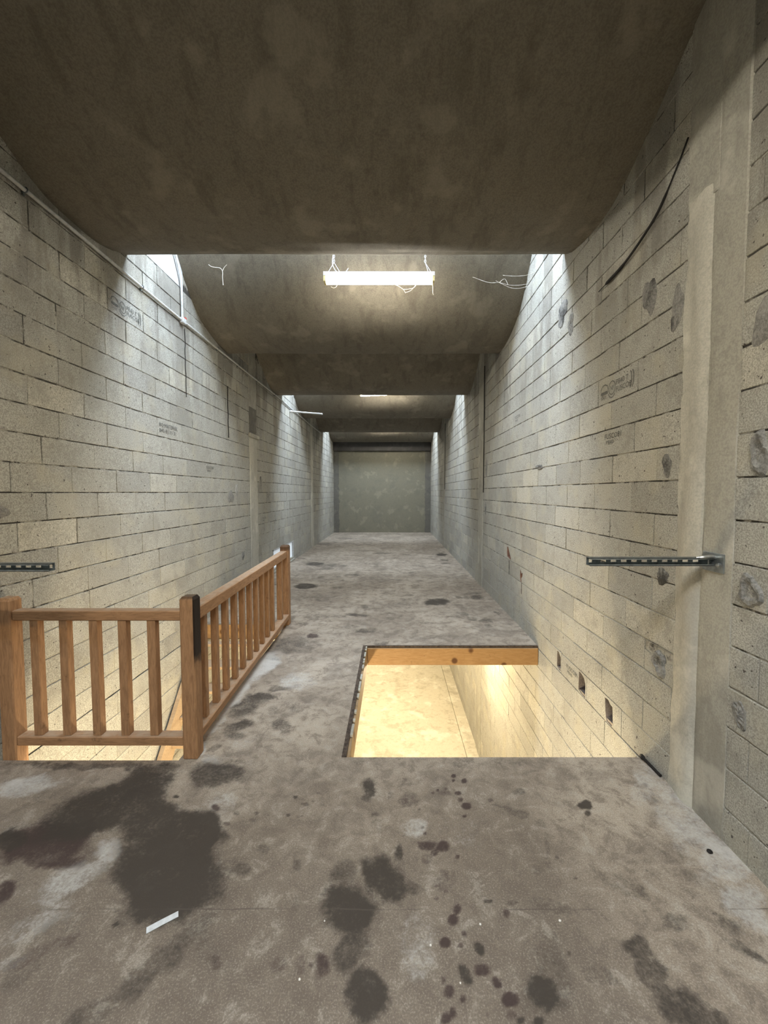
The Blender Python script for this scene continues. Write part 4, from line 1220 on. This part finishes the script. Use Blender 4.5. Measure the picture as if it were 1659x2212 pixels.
# ------------------------------------------------------------------ fluorescent battens
def batten(x, y, z, label, length=1.2, tilt=0.0, ctop=4.98, tube='tube'):
    o = empty('fluorescent_batten', (x, y, z))
    o.rotation_euler = (0, tilt, 0)
    tag(o, label, 'ceiling light', 'fluorescent battens in the roof slots')
    h = length / 2
    bm = bmesh.new(); add_box(bm, (-h, -.05, .0), (h, .05, .04), .003); bm_obj('housing', bm, M['white_metal'], o)
    bm = bmesh.new()
    n = 8; pr = [(-.046, 0), (-.046, -.035), (-.036, -.056), (0, -.062), (.036, -.056), (.046, -.035), (.046, 0)]
    a = [bm.verts.new((-h + .025, u, v)) for u, v in pr]; b = [bm.verts.new((h - .025, u, v)) for u, v in pr]
    for k in range(len(pr) - 1): bm.faces.new((a[k], a[k + 1], b[k + 1], b[k]))
    bm.faces.new(a[::-1]); bm.faces.new(b)
    bm_obj('diffuser', bm, M[tube], o)
    for sx_ in (-1, 1):
        bm = bmesh.new(); add_box(bm, (min(sx_ * (h - .025), sx_ * h), -.048, -.06), (max(sx_ * (h - .025), sx_ * h), .048, 0), .004)
        bm_obj('end_cap', bm, M['end_cap'], o)
    for cxp, legs in ((-h + .11, (-.075, .075)), (h - .10, (.04, .075))):
        bm = bmesh.new()
        apex = Vector((cxp + .0, 0, .16))
        for lx in legs: add_tube(bm, [(cxp + lx, 0, .04), tuple(apex)], .0025, 6)
        # chain links up to the roof
        zc = .16
        kk = 0
        while z + zc < ctop:
            ring = [(cxp + (.008 * math.cos(q_ * math.pi / 4) if kk % 2 == 0 else 0), (0 if kk % 2 == 0 else .008 * math.cos(q_ * math.pi / 4)), zc + .014 + .017 * math.sin(q_ * math.pi / 4)) for q_ in range(9)]
            add_tube(bm, ring, .0028, 5, cap=False)
            zc += .026; kk += 1
        bm_obj('hanging_chain', bm, M['chain'], o)
    return o
M['end_cap'] = plain('yellowed_cap', (.62, .52, .26), .5)
lamp1 = batten(-.146, 4.45, 4.035, 'glowing fluorescent batten hung on chains behind the nearest ceiling edge')
batten(-.20, 9.78, 4.118, 'glowing fluorescent batten barely showing under the second ceiling edge', tilt=-.04)
batten(-.15, 15.15, 4.25, 'glowing fluorescent batten in the farthest roof slot')
batten(-.15, -.85, 4.035, 'fluorescent batten hung out of view behind the viewer, output raised to deepen the bracket shadows', tube='tube_boosted')

# cable at the left end of the near batten
bm = bmesh.new()
add_tube(bm, smooth_path([(-.64, 4.45, 4.30), (-.65, 4.43, 4.17), (-.60, 4.42, 4.08), (-.52, 4.43, 4.077), (-.48, 4.44, 4.13)], 5), .0035, 6)
o = bm_obj('supply_cable', bm, M['chain'], lamp1, True); o.location = (.146, -4.45, -4.035)

# ------------------------------------------------------------------ cobwebs
def web(label, strands, r=.0016):
    bm = bmesh.new()
    for s_ in strands: add_tube(bm, smooth_path(s_, 5), r, 5)
    tag(bm_obj('cobweb', bm, M['web'], None), label, 'cobweb', 'dusty cobweb strands')
web('dusty cobweb loop sagging under the middle of the near light batten', [
    [(-.02, 4.44, 3.97), (.06, 4.44, 3.94), (.12, 4.44, 3.90), (.14, 4.44, 3.865)],
    [(.12, 4.44, 3.905), (.19, 4.44, 3.91), (.24, 4.44, 3.93), (.265, 4.44, 3.972)],
    [(.14, 4.44, 3.87), (.20, 4.44, 3.895), (.25, 4.44, 3.95), (.262, 4.44, 3.97)]], .0022)
web('short cobweb strand hanging from the right end of the near light batten', [[(.435, 4.44, 3.98), (.437, 4.44, 3.92), (.437, 4.44, 3.87), (.445, 4.44, 3.848)]], .003)
web('curled cobweb strand under the left end of the near light batten', [[(-.60, 4.44, 3.972), (-.61, 4.44, 3.935), (-.64, 4.44, 3.92), (-.67, 4.44, 3.935)]], .0018)
web('long dusty cobweb strand hanging left of the near light batten', [
    [(-2.02, 4.50, 4.20), (-1.98, 4.5, 4.175), (-1.90, 4.5, 4.165), (-1.87, 4.5, 4.13), (-1.87, 4.5, 4.06), (-1.865, 4.5, 3.98)],
    [(-1.87, 4.5, 4.13), (-1.85, 4.5, 4.17), (-1.82, 4.5, 4.2)]], .0026)
web('wispy cobweb fan in the right corner of the near roof slot', [
    [(.90, 4.6, 4.12), (1.08, 4.6, 4.06), (1.2, 4.6, 4.06), (1.30, 4.6, 4.035), (1.42, 4.6, 4.03), (1.60, 4.6, 4.06)],
    [(1.16, 4.6, 4.08), (1.24, 4.6, 4.04), (1.34, 4.6, 4.0), (1.45, 4.6, 4.0), (1.58, 4.6, 4.04)],
    [(1.24, 4.6, 4.14), (1.36, 4.6, 4.13), (1.5, 4.6, 4.14), (1.61, 4.6, 4.18)],
    [(1.2, 4.6, 4.06), (1.26, 4.6, 4.10), (1.3, 4.6, 4.035)]], .0016)

# ------------------------------------------------------------------ conduits and cables
cd = empty('conduit', (XL, 4.78, 3.72))
tag(cd, 'pale grey conduit running along the top of the left block wall with a riser', 'conduit')
bm = bmesh.new()
pts = [(.028, -4.0, .01), (.028, -2.1, .012), (.028, -1.0, .004), (.028, 0, 0), (.028, 1.8, .015), (.028, 3.9, .035), (.03, 5.5, .02), (.03, 9, .02)]
add_tube(bm, smooth_path(pts, 8), .014, 10); bm_obj('pipe', bm, M['pvc'], cd, True)
bm = bmesh.new(); add_tube(bm, smooth_path([(.030, .0, .0), (.030, .0, .25), (.030, -.01, .45), (.030, -.10, .65), (.030, -.30, .95), (.030, -.36, 1.2)], 5), .013, 10); bm_obj('riser_pipe', bm, M['pvc'], cd, True)
bm = bmesh.new(); add_box(bm, (0.012, -.035, -.04), (.06, .045, .03), .008); bm_obj('junction_box', bm, M['pvc'], cd, True)
bm = bmesh.new(); add_box(bm, (.02, .04, .03), (.05, .07, .055), .004); tag(bm_obj('red_clip', bm, M['redcap'], cd), 'small red clip')
for y in (-2.0, -.75, .95, 1.7, 2.6, 3.7):
    zc = .012 if y < -1 else (.004 if y < 0 else .008 + .008 * y)
    bm = bmesh.new()
    add_tube(bm, [(.028 + .018 * math.cos(a), y, zc + .018 * math.sin(a)) for a in [k * math.pi / 5 for k in range(11)]], .004, 5, cap=False)
    add_box(bm, (.006, y - .008, zc - .035), (.02, y + .008, zc - .012)); bm_obj('pipe_clip', bm, M['dark_steel'], cd)

bm = bmesh.new()
add_tube(bm, [(XL + .06, 9.75, 3.66), (XL + .80, 9.75, 3.60)], .02, 10); add_tube(bm, [(XL + .009, 9.75, 3.66), (XL + .07, 9.75, 3.66)], .03, 10)
tag(bm_obj('stub_pipe', bm, M['white_metal'], None, True), 'white tube jutting out from the left wall near the second roof slot', 'pipe')

bm = bmesh.new()
add_tube(bm, smooth_path([(XR - .02, 2.25, 3.62), (XR - .024, 2.32, 3.53), (XR - .03, 2.47, 3.38), (XR - .028, 2.66, 3.31), (XR - .02, 2.86, 3.275), (XR - .022, 3.02, 3.262), (XR - .015, 3.18, 3.262)], 6), [.005] * 10 + [.008] * 14 + [.011] * 8 + [.003] * 5, 7)
tag(bm_obj('loose_cable', bm, M['black'], None, True), 'black loose cable drooping across the upper right block wall', 'cable')
def vcable(X, s, y, z0, z1, label, r=.006):
    bm = bmesh.new(); rr = random.Random(int(y * 100))
    n = 9
    add_tube(bm, smooth_path([(X + s * (PROUD + .004 + r), y + rr.gauss(0, .004), z0 + (z1 - z0) * k / n) for k in range(n + 1)], 3), r, 6)
    tag(bm_obj('wall_cable', bm, M['black'], None, True), label, 'cable', 'dark cables running down the walls')
vcable(XR, -1, 7.04, 1.7, 3.9, 'dark cable running down the right wall beside the second column', .008)
vcable(XL, 1, 6.08, 2.53, 3.3, 'dark cable hanging on the left wall just before the column', .006)
vcable(XL, 1, 4.86, 2.85, 3.66, 'dark wire dropping below the conduit junction on the left wall', .004)
vcable(XR, -1, 12.25, 1.8, 3.8, 'dark cable running down the right wall beside the farthest column', .008)

# ------------------------------------------------------------------ small things on the floor
bm = bmesh.new()
v = [(-.055, -.011, 0), (0, -.013, .003), (.055, -.011, .001), (.057, .012, .002), (0, .011, .004), (-.053, .013, .001)]
vs = [bm.verts.new(p_) for p_ in v] + [bm.verts.new((p_[0], p_[1], p_[2] + .0015)) for p_ in v]
for q_ in ((0, 5, 4, 1), (1, 4, 3, 2), (6, 7, 10, 11), (7, 8, 9, 10)): bm.faces.new([vs[k] for k in q_])
for k in range(6): bm.faces.new((vs[k], vs[(k + 1) % 6], vs[(k + 1) % 6 + 6], vs[k + 6]))
o = bm_obj('tape_scrap', bm, M['foil']); o.location = (-.91, 1.493, .001); o.rotation_euler = (0, 0, R(34))
tag(o, 'silver strip of tape lying on the floor at the edge of the big stain', 'tape')
def pebble(x, y, r, mat, label, cat, name, seed):
    rr = random.Random(seed)
    bm = bmesh.new(); bmesh.ops.create_icosphere(bm, subdivisions=2, radius=r)
    for v_ in bm.verts:
        v_.co = v_.co * (1 + rr.gauss(0, .12)); v_.co.z = max(v_.co.z * .7, -r * .35)
    o = bm_obj(name, bm, mat, None, True); o.location = (x, y, r * .35)
    tag(o, label, cat); return o
pebble(1.50, 1.803, .012, M['black'], 'black pebble-like lump on the clean floor near the right wall', 'debris', 'rubble_lump', 1)
for i, (px, py_, r, lb) in enumerate([(.345, 1.487, .0045, 'tiny white chip below the floor crack right of the middle stain'), (.143, 1.415, .004, 'tiny white chip beside the purple drips at the bottom centre'),
        (.665, 1.50, .005, 'white paint chip on the floor between two faint round stains'), (-.27, 1.50, .003, 'white speck on the floor left of the middle dark stain'),
        (-.325, 1.31, .004, 'white crumb on the floor near the bottom left edge of the middle stain'), (.235, 1.30, .003, 'white speck among the purple drips at the bottom')]):
    pebble(px, py_, r, M['white'], lb, 'debris', 'white_chip', i + 3)
bm = bmesh.new()
add_tube(bm, smooth_path([(1.598, 2.475, .012), (1.59, 2.44, .02), (1.60, 2.39, .010), (1.602, 2.30, .009)], 4), [.014] * 4 + [.009] * 9, 7)
tag(bm_obj('cable_end', bm, M['black'], None, True), 'black cable end lying in the corner of hatch edge and right wall', 'cable')
